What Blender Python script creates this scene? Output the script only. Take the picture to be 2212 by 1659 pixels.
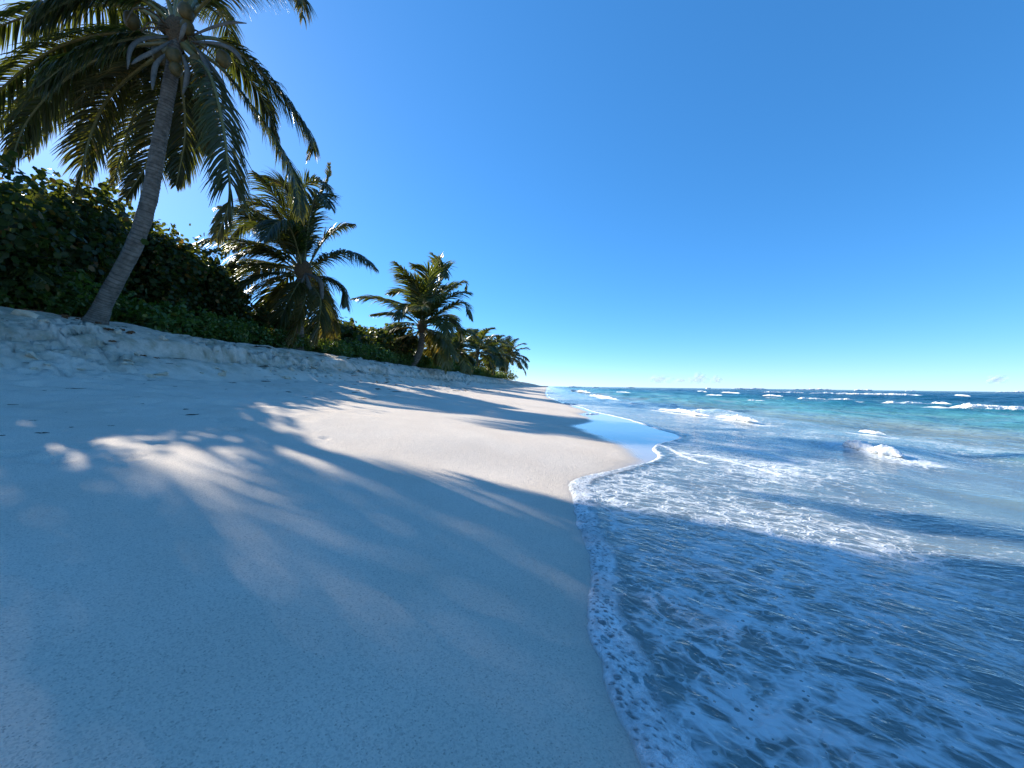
import bpy, bmesh, math, random
import numpy as np
from mathutils import Vector, Matrix

rng = np.random.default_rng(7)
random.seed(7)
SC = bpy.context.scene
COL = SC.collection
for _o in list(bpy.data.objects):
    bpy.data.objects.remove(_o)

# ------------------------------------------------------------------ camera, sky, sun, exposure
CAM_H = 0.70
F2 = 832.0                      # focal length in px of a 2212 px wide picture
cam_data = bpy.data.cameras.new('camera')
cam_data.sensor_width = 36.0
cam_data.lens = 36.0 * F2 / 2212.0
cam_data.clip_start = 0.05
cam_data.clip_end = 20000
cam = bpy.data.objects.new('camera', cam_data)
COL.objects.link(cam)
CAM_M = (Matrix.Translation((0, 0, CAM_H)) @ Matrix.Rotation(math.radians(90.28), 4, 'X')
         @ Matrix.Rotation(math.radians(0.68), 4, 'Z'))
cam.matrix_world = CAM_M
SC.camera = cam

SUN_AZ = math.radians(-53.0)    # from +Y, clockwise positive
SUN_EL = math.radians(28.0)
world = bpy.data.worlds.new('World')
SC.world = world
world.use_nodes = True
wn, wl = world.node_tree.nodes, world.node_tree.links
wn.clear()
sky = wn.new('ShaderNodeTexSky')
sky.sky_type = 'NISHITA'
sky.sun_disc = False
sky.sun_elevation = SUN_EL
sky.sun_rotation = SUN_AZ
sky.altitude = 0
sky.air_density = 0.7
sky.dust_density = 0.12
sky.ozone_density = 10.0
hsv = wn.new('ShaderNodeHueSaturation')
hsv.inputs['Saturation'].default_value = 1.235
hsv.inputs['Hue'].default_value = 0.5005
bg = wn.new('ShaderNodeBackground')
bg.inputs['Strength'].default_value = 0.15
wo = wn.new('ShaderNodeOutputWorld')
gam = wn.new('ShaderNodeGamma')
gam.inputs['Gamma'].default_value = 0.66
wl.new(sky.outputs[0], gam.inputs['Color'])
wl.new(gam.outputs[0], hsv.inputs['Color'])
wl.new(hsv.outputs[0], bg.inputs[0])
wl.new(bg.outputs[0], wo.inputs[0])

sun_data = bpy.data.lights.new('sun', 'SUN')
sun_data.energy = 3.3
sun_data.angle = math.radians(0.6)
sun_data.color = (1.0, 0.94, 0.82)
sun = bpy.data.objects.new('sun', sun_data)
COL.objects.link(sun)
SUN_DIR = Vector((math.sin(SUN_AZ) * math.cos(SUN_EL), math.cos(SUN_AZ) * math.cos(SUN_EL), math.sin(SUN_EL)))
sun.rotation_euler = SUN_DIR.to_track_quat('Z', 'Y').to_euler()
sun.location = SUN_DIR * 60

SC.view_settings.view_transform = 'Standard'
SC.view_settings.look = 'None'
SC.view_settings.exposure = 1.52
SC.view_settings.gamma = 1.0
SC.view_settings.use_curve_mapping = False
SC.cycles.max_bounces = 8
SC.cycles.transparent_max_bounces = 24
SC.cycles.caustics_reflective = False
SC.cycles.caustics_refractive = False

# ------------------------------------------------------------------ helpers
CR = np.array(CAM_M.to_3x3())


def ray(px, py):
    d = CR @ np.array([(px - 1106.0) / F2, (829.5 - py) / F2, -1.0])
    return d


def P(px, py, Y):
    """point at forward distance Y seen at (px, py) of a 2212 x 1659 picture"""
    d = ray(px, py)
    t = Y / d[1]
    return np.array([0, 0, CAM_H]) + d * t


def PG(px, py, z=0.0):
    d = ray(px, py)
    t = (z - CAM_H) / d[2]
    return np.array([0, 0, CAM_H]) + d * t


A = math.atan(0.11)             # heading of the shore
SA, CA = math.sin(A), math.cos(A)


def uv(x, y):
    return x * SA + y * CA, x * CA - y * SA


def xy(u, v):
    return u * SA + v * CA, u * CA - v * SA


def _hash(ix, iy, s):
    n = (ix.astype(np.int64) * 374761393 + iy.astype(np.int64) * 668265263 + s * 1442695041) & 0x7fffffff
    n = ((n ^ (n >> 13)) * 1274126177) & 0x7fffffff
    n = n ^ (n >> 16)
    return (n & 0xffffff) / float(0xffffff)


def vnoise(x, y, s=0):
    ix, iy = np.floor(x), np.floor(y)
    fx, fy = x - ix, y - iy
    fx = fx * fx * fx * (fx * (fx * 6 - 15) + 10)
    fy = fy * fy * fy * (fy * (fy * 6 - 15) + 10)
    ix = ix.astype(np.int64); iy = iy.astype(np.int64)
    a = _hash(ix, iy, s); b = _hash(ix + 1, iy, s); c = _hash(ix, iy + 1, s); d = _hash(ix + 1, iy + 1, s)
    return (a + (b - a) * fx + (c - a) * fy + (a - b - c + d) * fx * fy) * 2 - 1


def fbm(x, y, oct=4, s=0, gain=0.5):
    r = np.zeros_like(x, dtype=float); a = 1.0; f = 1.0; t = 0
    for i in range(oct):
        r += a * vnoise(x * f + 17.3 * i, y * f - 9.1 * i, s + i); t += a
        a *= gain; f *= 2.03
    return r / t


def cells(x, y, s=0):
    """per-cell random value and edge distance (F2-F1)"""
    ix, iy = np.floor(x).astype(np.int64), np.floor(y).astype(np.int64)
    f1 = np.full(x.shape, 9.0); f2 = np.full(x.shape, 9.0); val = np.zeros(x.shape)
    for dx in (-1, 0, 1):
        for dy in (-1, 0, 1):
            cx, cy = ix + dx, iy + dy
            jx = cx + _hash(cx, cy, s); jy = cy + _hash(cx, cy, s + 11)
            d = np.hypot(x - jx, y - jy)
            v = _hash(cx, cy, s + 23)
            nearer = d < f1
            f2 = np.where(nearer, f1, np.minimum(f2, d))
            val = np.where(nearer, v, val)
            f1 = np.where(nearer, d, f1)
    return val, f2 - f1


def sstep(a, b, x):
    t = np.clip((x - a) / (b - a), 0, 1)
    return t * t * (3 - 2 * t)


def mesh_np(name, verts, faces, smooth=True):
    """faces: (n,3) or (n,4) array"""
    verts = np.asarray(verts, dtype=np.float32); faces = np.asarray(faces, dtype=np.int32)
    m = bpy.data.meshes.new(name)
    n, k = faces.shape
    m.vertices.add(len(verts)); m.vertices.foreach_set('co', verts.ravel())
    m.loops.add(n * k); m.loops.foreach_set('vertex_index', faces.ravel())
    m.polygons.add(n)
    m.polygons.foreach_set('loop_start', np.arange(0, n * k, k, dtype=np.int32))
    if smooth:
        m.polygons.foreach_set('use_smooth', np.ones(n, dtype=bool))
    m.update(calc_edges=True)
    return m


def attr(m, name, vals):
    a = m.attributes.new(name, 'FLOAT', 'POINT')
    a.data.foreach_set('value', np.asarray(vals, dtype=np.float32).ravel())


def grid_faces(nu, nv):
    i = np.arange(nu - 1)[:, None] * nv + np.arange(nv - 1)[None, :]
    i = i.ravel()
    return np.stack([i, i + nv, i + nv + 1, i + 1], 1)


def link(name, mesh, mat, parent=None, **tags):
    o = bpy.data.objects.new(name, mesh)
    COL.objects.link(o)
    if mat and not mesh.materials:
        mesh.materials.append(mat)
    if parent:
        o.parent = parent
    for k, v in tags.items():
        o[k] = v
    return o


def empty(name, loc, **tags):
    o = bpy.data.objects.new(name, None)
    COL.objects.link(o)
    o.location = loc
    o.empty_display_size = 0.2
    for k, v in tags.items():
        o[k] = v
    return o


def copy_tree(o, parent=None):
    c = o.copy(); COL.objects.link(c); c.parent = parent
    for ch in o.children:
        copy_tree(ch, c)
    return c


# ------------------------------------------------------------------ node helper
class NT:
    def __init__(self, name):
        self.m = bpy.data.materials.new(name)
        self.m.use_nodes = True
        self.t = self.m.node_tree
        self.t.nodes.clear()
        self.out = self.t.nodes.new('ShaderNodeOutputMaterial')

    def n(self, typ, ins=None, **props):
        nd = self.t.nodes.new('ShaderNode' + typ)
        for k, v in props.items():
            setattr(nd, k, v)
        for k, v in (ins or {}).items():
            s = nd.inputs[k]
            if isinstance(v, bpy.types.NodeSocket):
                self.t.links.new(v, s)
            elif isinstance(v, bpy.types.Node):
                self.t.links.new(v.outputs[0], s)
            else:
                if hasattr(s, 'default_value') and hasattr(s.default_value, '__len__') and not hasattr(v, '__len__'):
                    v = [v] * len(s.default_value)
                if hasattr(v, '__len__') and s.type == 'RGBA' and len(v) == 3:
                    v = tuple(v) + (1,)
                s.default_value = v
        return nd

    def math(self, op, a, b=0.0, clamp=False):
        return self.n('Math', {0: a, 1: b}, operation=op, use_clamp=clamp).outputs[0]

    def mapr(self, x, a, b, c=0.0, d=1.0, smooth=False):
        nd = self.n('MapRange', {'Value': x, 'From Min': a, 'From Max': b, 'To Min': c, 'To Max': d})
        nd.interpolation_type = 'SMOOTHSTEP' if smooth else 'LINEAR'
        return nd.outputs[0]

    def noise(self, vec, scale, detail=2.0, rough=0.5, dist=0.0):
        return self.n('TexNoise', {'Vector': vec, 'Scale': scale, 'Detail': detail, 'Roughness': rough, 'Distortion': dist}).outputs[0]

    def mapping(self, vec, loc=(0, 0, 0), rot=(0, 0, 0), scale=(1, 1, 1)):
        return self.n('Mapping', {'Vector': vec, 'Location': loc, 'Rotation': rot, 'Scale': scale}, vector_type='TEXTURE').outputs[0]

    def attr(self, name):
        return self.n('Attribute', attribute_name=name).outputs['Fac']

    def mixc(self, f, a, b):
        nd = self.n('MixRGB', {0: f, 1: a, 2: b})
        return nd.outputs[0]

    def mixs(self, f, a, b):
        return self.n('MixShader', {0: f, 1: a, 2: b}).outputs[0]

    def bump(self, h, strength=1.0, dist=0.01, normal=None):
        ins = {'Height': h, 'Strength': strength, 'Distance': dist}
        if normal is not None:
            ins['Normal'] = normal
        return self.n('Bump', ins).outputs[0]

    def pos(self):
        return self.n('NewGeometry').outputs['Position']

    def done(self, s):
        self.t.links.new(s, self.out.inputs['Surface'])
        return self.m


# ------------------------------------------------------------------ materials
def mat_sand():
    t = NT('sand')
    p = t.pos()
    wet = t.attr('wet')
    rough_a = t.attr('rough')
    g1 = t.noise(p, 330.0, 2.0, 0.65)
    g2 = t.noise(p, 110.0, 3.0, 0.6)
    g3 = t.noise(p, 24.0, 4.0, 0.55)
    big = t.noise(p, 1.7, 4.0, 0.55)
    c = t.mixc(t.mapr(big, 0.3, 0.7), (0.73, 0.595, 0.47), (0.81, 0.685, 0.56))
    # single dark and bright grains
    sp = t.n('TexVoronoi', {'Vector': p, 'Scale': 300.0}, feature='F1')
    grain = t.n('SeparateColor', {0: sp.outputs['Color']}).outputs[0]
    c = t.mixc(t.mapr(grain, 0.0, 1.0, 0.0, 0.5), c, t.mixc(grain, (0.80, 0.76, 0.68), (0.36, 0.31, 0.26)))
    dk = t.mapr(grain, 0.955, 0.985)
    c = t.mixc(t.math('MULTIPLY', dk, 0.2), c, (0.12, 0.10, 0.09))
    # broken bank: damper, greyer, yellower sand
    c = t.mixc(t.math('MULTIPLY', rough_a, t.mapr(t.noise(p, 3.0, 5.0, 0.65), 0.40, 0.62)), c, (0.42, 0.36, 0.265))
    c = t.mixc(t.math('MULTIPLY', wet, 0.6), c, (0.36, 0.30, 0.24))
    h = t.math('ADD', t.math('MULTIPLY', g1, 0.0034), t.math('MULTIPLY', g2, 0.0042))
    h = t.math('ADD', h, t.math('MULTIPLY', g3, 0.004))
    pit = t.n('TexVoronoi', {'Vector': p, 'Scale': 75.0}, feature='F1')
    pm = t.math('MULTIPLY', t.mapr(pit.outputs['Distance'], 0.0, 0.28, 1.0, 0.0, True),
                t.mapr(t.n('SeparateColor', {0: pit.outputs['Color']}).outputs[1], 0.8, 1.0))
    h = t.math('SUBTRACT', h, t.math('MULTIPLY', pm, 0.0022))
    h = t.math('ADD', h, t.math('MULTIPLY', t.math('MULTIPLY', t.noise(p, 14.0, 6.0, 0.7), rough_a), 0.045))
    dry = t.mapr(wet, 0.3, 0.95, 1.0, 0.03)
    nb = t.bump(t.math('MULTIPLY', h, dry), 1.0, 1.0)
    rough = t.mapr(wet, 0.2, 1.0, 0.95, 0.14)
    bs = t.n('BsdfPrincipled', {'Base Color': c, 'Roughness': rough, 'Normal': nb,
                                'Specular IOR Level': t.mapr(wet, 0.2, 1.0, 0.15, 0.5),
                                'Coat Weight': t.mapr(wet, 0.6, 1.0, 0.0, 0.6), 'Coat Roughness': 0.06, 'Coat IOR': 1.33})
    return t.done(bs.outputs[0])


def mat_water():
    t = NT('sea_water')
    p = t.pos()
    depth = t.attr('depth')
    foam_a = t.attr('foam')
    off = t.attr('off')          # distance from the water's edge
    # wavelets: drawn out along the shore
    m1 = t.mapping(p, rot=(0, 0, math.radians(-38)), scale=(1.8, 1.0, 1.0))
    r1 = t.noise(m1, 34.0, 3.0, 0.6, 0.6)
    r2 = t.noise(m1, 9.0, 4.0, 0.55, 0.4)
    m2 = t.mapping(p, rot=(0, 0, math.radians(-60)), scale=(2.4, 1.0, 1.0))
    r3 = t.noise(m2, 1.5, 5.0, 0.6, 0.3)
    near = t.mapr(off, 3.0, 12.0, 1.0, 0.0, True)
    far = t.mapr(off, 2.0, 9.0, 0.0, 1.0, True)
    h = t.math('MULTIPLY', t.math('ADD', t.math('MULTIPLY', r1, 0.007), t.math('MULTIPLY', r2, 0.011)), near)
    h = t.math('ADD', h, t.math('MULTIPLY', t.math('MULTIPLY', r3, 0.48), far))
    h = t.math('ADD', h, t.math('MULTIPLY', t.math('MULTIPLY', r2, 0.05), far))
    nb = t.bump(h, 1.0, 1.0)
    fr = t.n('Fresnel', {'IOR': 1.333, 'Normal': nb}).outputs[0]
    # water body
    var = t.noise(t.mapping(p, rot=(0, 0, math.radians(-70)), scale=(14, 4, 1)), 1.0, 3.0)
    cr = t.n('ValToRGB', {0: t.math('ADD', t.mapr(depth, 0.0, 1.15), t.mapr(var, 0.3, 0.7, -0.12, 0.12))})
    e = cr.color_ramp.elements
    e[0].position = 0.0; e[0].color = (0.46, 0.52, 0.50, 1)
    e[1].position = 1.0; e[1].color = (0.004, 0.060, 0.115, 1)
    for ps, c in ((0.12, (0.30, 0.44, 0.44, 1)), (0.27, (0.10, 0.31, 0.33, 1)), (0.55, (0.016, 0.13, 0.18, 1))):
        x = e.new(ps); x.color = c
    dif = t.n('BsdfDiffuse', {'Color': cr.outputs[0], 'Normal': nb})
    tr = t.n('BsdfTransparent', {'Color': (0.80, 0.93, 0.95)})
    body = t.mixs(t.mapr(depth, 0.0, 0.40, 0.16, 1.0), tr.outputs[0], dif.outputs[0])
    gl = t.n('BsdfGlossy', {'Color': (1, 1, 1), 'Roughness': 0.07, 'Normal': nb})
    surf = t.mixs(fr, body, gl.outputs[0])
    # foam: lace of films and small bubbles
    mm = t.mapping(p, rot=(0, 0, math.radians(-36)), scale=(1.45, 1.0, 1.0))
    n1 = t.noise(mm, 7.0, 6.0, 0.62, 0.5)
    n2 = t.noise(mm, 30.0, 4.0, 0.6, 0.3)
    wob = t.n('TexNoise', {'Vector': mm, 'Scale': 6.0, 'Detail': 3.0})
    wv = t.n('VectorMath', {0: mm, 1: t.n('VectorMath', {0: wob.outputs['Color'], 1: (0.16, 0.16, 0.0)}, operation='MULTIPLY').outputs[0]}, operation='ADD').outputs[0]
    net1 = t.mapr(t.n('TexVoronoi', {'Vector': wv, 'Scale': 11.0}, feature='DISTANCE_TO_EDGE').outputs['Distance'], 0.0, 0.20, 1.0, 0.0)
    net2 = t.mapr(t.n('TexVoronoi', {'Vector': wv, 'Scale': 34.0}, feature='DISTANCE_TO_EDGE').outputs['Distance'], 0.0, 0.20, 1.0, 0.0)
    lace = t.math('ADD', t.math('MULTIPLY', n1, 0.52), t.math('MULTIPLY', n2, 0.25))
    lace = t.math('ADD', lace, t.math('ADD', t.math('MULTIPLY', net1, 0.16), t.math('MULTIPLY', net2, 0.12)))
    thr = t.mapr(foam_a, 0.0, 1.0, 0.78, 0.22)
    fm = t.n('MapRange', {'Value': t.math('SUBTRACT', lace, thr), 'From Min': -0.02, 'From Max': 0.17,
                          'To Min': 0.0, 'To Max': 1.0}).outputs[0]
    vor = t.n('TexVoronoi', {'Vector': p, 'Scale': 58.0}, feature='F1')
    vsz = t.n('SeparateColor', {0: vor.outputs['Color']}).outputs[0]
    hole = t.math('LESS_THAN', vor.outputs['Distance'], t.mapr(vsz, 0.55, 1.0, 0.0, 0.38))
    fm = t.math('MULTIPLY', fm, t.math('SUBTRACT', 1.0, t.math('MULTIPLY', hole, t.mapr(off, 2.0, 5.0, 0.8, 0.0))))
    fm = t.math('MULTIPLY', fm, t.mapr(foam_a, 0.0, 0.12))
    fb = t.bump(t.math('ADD', t.math('MULTIPLY', lace, 0.03), t.math('MULTIPLY', hole, -0.004)), 1.0, 1.0)
    fo = t.n('BsdfDiffuse', {'Color': (0.88, 0.89, 0.88), 'Normal': fb})
    s = t.mixs(t.math('MULTIPLY', fm, t.mapr(foam_a, 0.5, 0.95, 0.55, 0.9)), surf, fo.outputs[0])
    return t.done(s)


def mat_foam_edge():
    t = NT('foam_film')
    p = t.pos()
    hole = t.attr('hole')
    d = t.attr('dens')
    fine = t.n('TexVoronoi', {'Vector': p, 'Scale': 210.0}, feature='F1')
    small = t.mapr(fine.outputs['Distance'], 0.25, 0.6, 0.25, 1.0)
    n = t.noise(p, 55.0, 4.0, 0.6)
    a = t.math('MULTIPLY', d, t.mapr(hole, 0.0, 1.0, 1.0, 0.10))
    a = t.math('MULTIPLY', a, t.mapr(n, 0.25, 0.6, 0.55, 1.0), True)
    nb = t.bump(t.math('ADD', t.math('MULTIPLY', small, 0.0025), t.math('MULTIPLY', n, 0.006)), 1.0, 1.0)
    df = t.n('BsdfPrincipled', {'Base Color': (0.90, 0.90, 0.89), 'Roughness': 0.35, 'Normal': nb,
                                'Subsurface Weight': 0.0})
    tr = t.n('BsdfTransparent', {'Color': (0.95, 0.97, 0.98)})
    return t.done(t.mixs(a, tr.outputs[0], df.outputs[0]))


def mat_bubble():
    t = NT('bubble_film')
    lw = t.n('LayerWeight', {'Blend': 0.32}).outputs['Facing']
    tr = t.n('BsdfTransparent', {'Color': (0.93, 0.96, 0.97)})
    gl = t.n('BsdfGlossy', {'Color': (1, 1, 1), 'Roughness': 0.03})
    df = t.n('BsdfDiffuse', {'Color': (0.8, 0.82, 0.82)})
    s = t.mixs(t.mapr(lw, 0.0, 1.0, 0.04, 0.55), tr.outputs[0], gl.outputs[0])
    s = t.mixs(t.mapr(lw, 0.55, 1.0, 0.0, 0.6), s, df.outputs[0])
    return t.done(s)


def mat_surf():
    t = NT('surf_foam')
    p = t.pos()
    n = t.noise(p, 12.0, 6.0, 0.65)
    n2 = t.noise(p, 60.0, 3.0, 0.6)
    nb = t.bump(t.math('ADD', t.math('MULTIPLY', n, 0.022), t.math('MULTIPLY', n2, 0.006)), 1.0, 1.0)
    ed = t.attr('edge')
    a = t.math('MULTIPLY', t.mapr(t.math('ADD', ed, t.mapr(n, 0.3, 0.7, -0.35, 0.5)), 0.15, 0.5), 1.0)
    df = t.n('BsdfDiffuse', {'Color': (0.93, 0.93, 0.91), 'Normal': nb})
    ts = t.n('BsdfTranslucent', {'Color': (0.80, 0.83, 0.80), 'Normal': nb})
    tr = t.n('BsdfTransparent', {'Color': (1, 1, 1)})
    return t.done(t.mixs(a, tr.outputs[0], t.mixs(0.12, df.outputs[0], ts.outputs[0])))


def mat_leaf(name, c1, c2, yellow=(0.30, 0.22, 0.03), trans=0.35, rough=0.38, spec=0.5, tcol=(0.17, 0.20, 0.02)):
    t = NT(name)
    v = t.attr('tone')
    y = t.attr('dry')
    c = t.mixc(v, c1, c2)
    c = t.mixc(y, c, yellow)
    tc = t.mixc(y, tcol, (0.45, 0.26, 0.03))
    bs = t.n('BsdfPrincipled', {'Base Color': c, 'Roughness': rough, 'Specular IOR Level': spec})
    ts = t.n('BsdfTranslucent', {'Color': tc})
    return t.done(t.mixs(trans, bs.outputs[0], ts.outputs[0]))


def mat_bark():
    t = NT('palm_bark')
    p = t.pos()
    n = t.noise(p, 9.0, 5.0, 0.65)
    n2 = t.noise(t.mapping(p, scale=(1, 1, .15)), 22.0, 4.0, 0.6)
    c = t.mixc(t.mapr(n, 0.3, 0.7), (0.10, 0.085, 0.07), (0.27, 0.24, 0.205))
    c = t.mixc(t.math('MULTIPLY', t.attr('ring'), 0.75), c, (0.055, 0.045, 0.038))
    c = t.mixc(t.mapr(n2, 0.55, 0.75, 0.0, 0.6), c, (0.36, 0.33, 0.29))
    nb = t.bump(t.math('ADD', t.math('MULTIPLY', n2, 0.02), t.math('MULTIPLY', n, 0.01)), 1.0, 1.0)
    return t.done(t.n('BsdfPrincipled', {'Base Color': c, 'Roughness': 0.9, 'Normal': nb, 'Specular IOR Level': 0.2}).outputs[0])


def mat_plain(name, c1, c2, scale=20.0, rough=0.7, bump=0.01, spec=0.3):
    t = NT(name)
    p = t.pos()
    n = t.noise(p, scale, 5.0, 0.6)
    c = t.mixc(t.mapr(n, 0.3, 0.7), c1, c2)
    nb = t.bump(t.math('MULTIPLY', n, bump), 1.0, 1.0)
    return t.done(t.n('BsdfPrincipled', {'Base Color': c, 'Roughness': rough, 'Normal': nb, 'Specular IOR Level': spec}).outputs[0])


M_SAND = mat_sand()
M_WATER = mat_water()
M_FOAM = mat_foam_edge()
M_BUBBLE = mat_bubble()
M_SURF = mat_surf()
M_FROND = mat_leaf('palm_leaf', (0.009, 0.019, 0.005), (0.032, 0.046, 0.012), (0.24, 0.15, 0.035), 0.24, 0.42, 0.32)
M_FRONDY = mat_leaf('palm_leaf_bright', (0.022, 0.042, 0.009), (0.062, 0.08, 0.018), (0.30, 0.20, 0.04), 0.32, 0.34, 0.5)
M_RACHIS = mat_plain('palm_rib', (0.10, 0.10, 0.035), (0.19, 0.16, 0.06), 15, 0.5, 0.004)
M_SPATHE = mat_plain('palm_bract', (0.07, 0.067, 0.06), (0.15, 0.14, 0.12), 12, 0.6, 0.006)
M_NUT = mat_plain('coconut_husk', (0.05, 0.042, 0.014), (0.12, 0.08, 0.022), 14, 0.5, 0.004)
M_FIBRE = mat_plain('palm_fibre', (0.07, 0.045, 0.025), (0.18, 0.12, 0.07), 40, 0.95, 0.03)
M_BARK = mat_bark()
M_GRAPE = mat_leaf('sea_grape_leaf', (0.011, 0.023, 0.008), (0.034, 0.056, 0.013), (0.18, 0.09, 0.02), 0.2, 0.45, 0.25, (0.24, 0.28, 0.025))
M_LOW = mat_leaf('low_shrub_leaf', (0.025, 0.060, 0.012), (0.070, 0.125, 0.022), (0.20, 0.18, 0.03), 0.25, 0.4, 0.45, (0.28, 0.40, 0.03))
M_WOOD = mat_plain('shrub_wood', (0.07, 0.055, 0.045), (0.16, 0.13, 0.10), 18, 0.9, 0.01)
M_WEED = mat_plain('dry_seaweed', (0.025, 0.02, 0.014), (0.07, 0.05, 0.03), 60, 0.9, 0.01)
M_RUST = mat_plain('rusty_litter', (0.10, 0.04, 0.018), (0.22, 0.10, 0.04), 40, 0.9, 0.01)
M_CLOD = mat_plain('damp_sand_clod', (0.45, 0.385, 0.29), (0.62, 0.55, 0.45), 14, 0.95, 0.03, 0.1)
def mat_cloud():
    t = NT('cloud_puff')
    a = t.n('BsdfDiffuse', {'Color': (0.9, 0.9, 0.9)})
    b = t.n('BsdfTranslucent', {'Color': (0.9, 0.9, 0.9)})
    c = t.n('BsdfTransparent', {'Color': (1, 1, 1)})
    return t.done(t.mixs(0.07, c.outputs[0], t.mixs(0.5, a.outputs[0], b.outputs[0])))


M_CLOUD = mat_cloud()

# ------------------------------------------------------------------ shore lines
VE = np.array([(-60, 0.3), (-4, .22), (0, .20), (.45, .20), (.73, .165), (.95, .115), (1.1, .105), (1.3, .14), (1.5, .165), (1.8, .13), (2.06, .10),
               (2.35, .135), (2.6, .11), (2.85, .125), (3.0, .2), (3.2, .40), (3.45, .62), (3.74, .92), (4.1, 1.08), (4.6, 1.12), (5.0, 1.3), (5.5, 1.7), (6.0, 1.85),
               (6.8, 1.72), (8.7, 1.6), (10.7, 1.15), (16, .5), (24, -.3), (40, -.8), (80, -1.5), (200, -4), (600, -9), (9000, -20)])
VW = np.array([(-60, 0.3), (-4, .22), (3.0, .2), (3.4, .6), (3.74, .9), (4.5, .86), (5.4, .65), (6.4, .36), (6.9, .34), (7.4, .6), (7.9, .82), (9, .72), (10, .62),
               (10.7, 1.0), (13, .7), (16, .42), (24, -.4), (40, -.9), (80, -1.6), (200, -4.1), (600, -9.1), (9000, -20)])


def v_edge(u):
    w = 0.0
    s = np.zeros_like(u, dtype=float)
    for d in (-1, -.5, 0, .5, 1):
        s += np.interp(u + d * 0.13, VE[:, 0], VE[:, 1])
    s /= 5
    s += 0.034 * fbm(u * 4.2, u * 0 + 3.3, 4, 5) * sstep(-1, 0.2, u) + 0.12 * fbm(u * 0.45, u * 0 + 1.3, 3, 9) * sstep(6, 12, u)
    return s


def v_wet(u):
    s = np.zeros_like(u, dtype=float)
    for d in (-1, -.5, 0, .5, 1):
        s += np.interp(u + d * 0.3, VW[:, 0], VW[:, 1])
    return np.minimum(s / 5, v_edge(u))


FOOT = [(PG(px, py, z), r, d) for px, py, z, r, d in (
    (480, 897, .40, .07, .03), (508, 903, .40, .06, .025), (30, 915, .47, .09, .03), (75, 918, .47, .08, .025), (120, 922, .46, .07, .025),
    (180, 912, .45, .06, .02), (270, 940, .40, .07, .03), (305, 936, .40, .05, .02), (340, 915, .42, .06, .02), (240, 868, .52, .08, .02),
    (560, 880, .40, .06, .02), (630, 872, .40, .06, .02), (880, 862, .35, .08, .02), (700, 935, .28, .05, .015), (420, 868, .48, .07, .02))]


def bank_lines(u):
    foot = -5.95 + 0.3 * fbm(u * 0.35, u * 0 + 4.1, 3, 31)
    top = -7.95 + 0.16 * fbm(u * 0.6, u * 0 + 8.1, 4, 33)
    return foot, top


def sand_parts(u, v):
    ve, vw = v_edge(u), v_wet(u)
    inland = np.maximum(vw - v, 0)
    z = 0.105 * inland + 0.006 * np.clip(inland - 3, 0, 3) ** 2
    z = z + 0.012 * np.maximum(ve - np.maximum(v, vw), 0)
    z = z - np.where(v > ve, 0.055 * np.clip(v - ve, 0, 6) + 0.03 * np.maximum(v - ve - 6, 0), 0)
    z = np.maximum(z, -3.0)
    foot, top = bank_lines(u)
    far = sstep(95, 240, u)
    t = (foot - v) / (foot - top)
    crest = 1.74 + 0.07 * fbm(u * 0.5, u * 0 + 2.2, 4, 41)
    crest = crest * (1 - 0.42 * far)
    zf = np.minimum(z, 0.83)
    s = np.clip(t, 0, 1)
    m1 = 0.40 + 0.12 * fbm(u * 0.7, v * 0 + 5.5, 3, 43); m2 = m1 + 0.14 + 0.10 * vnoise(u * 0.9, v * 0 + 7.7, 45)
    prof = 0.30 * sstep(-0.15, 1.0, s / m1) + 0.36 * sstep(0, 1, (s - m1) / (m2 - m1)) + 0.34 * np.clip((s - m2) / (1 - m2), 0, 1) ** 0.8
    zb = zf + (crest - zf) * prof
    back = np.maximum(top - v, 0)
    zb = zb + np.minimum(0.05 * back, 0.5)
    z = np.where(t > 0, zb, zf if False else np.minimum(z, 0.9))
    bm = sstep(-0.1, 0.45, t) * (1 - sstep(0.9, 1.25, t))
    zz = v + 0
    return z, bm, t, ve, vw, back


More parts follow.
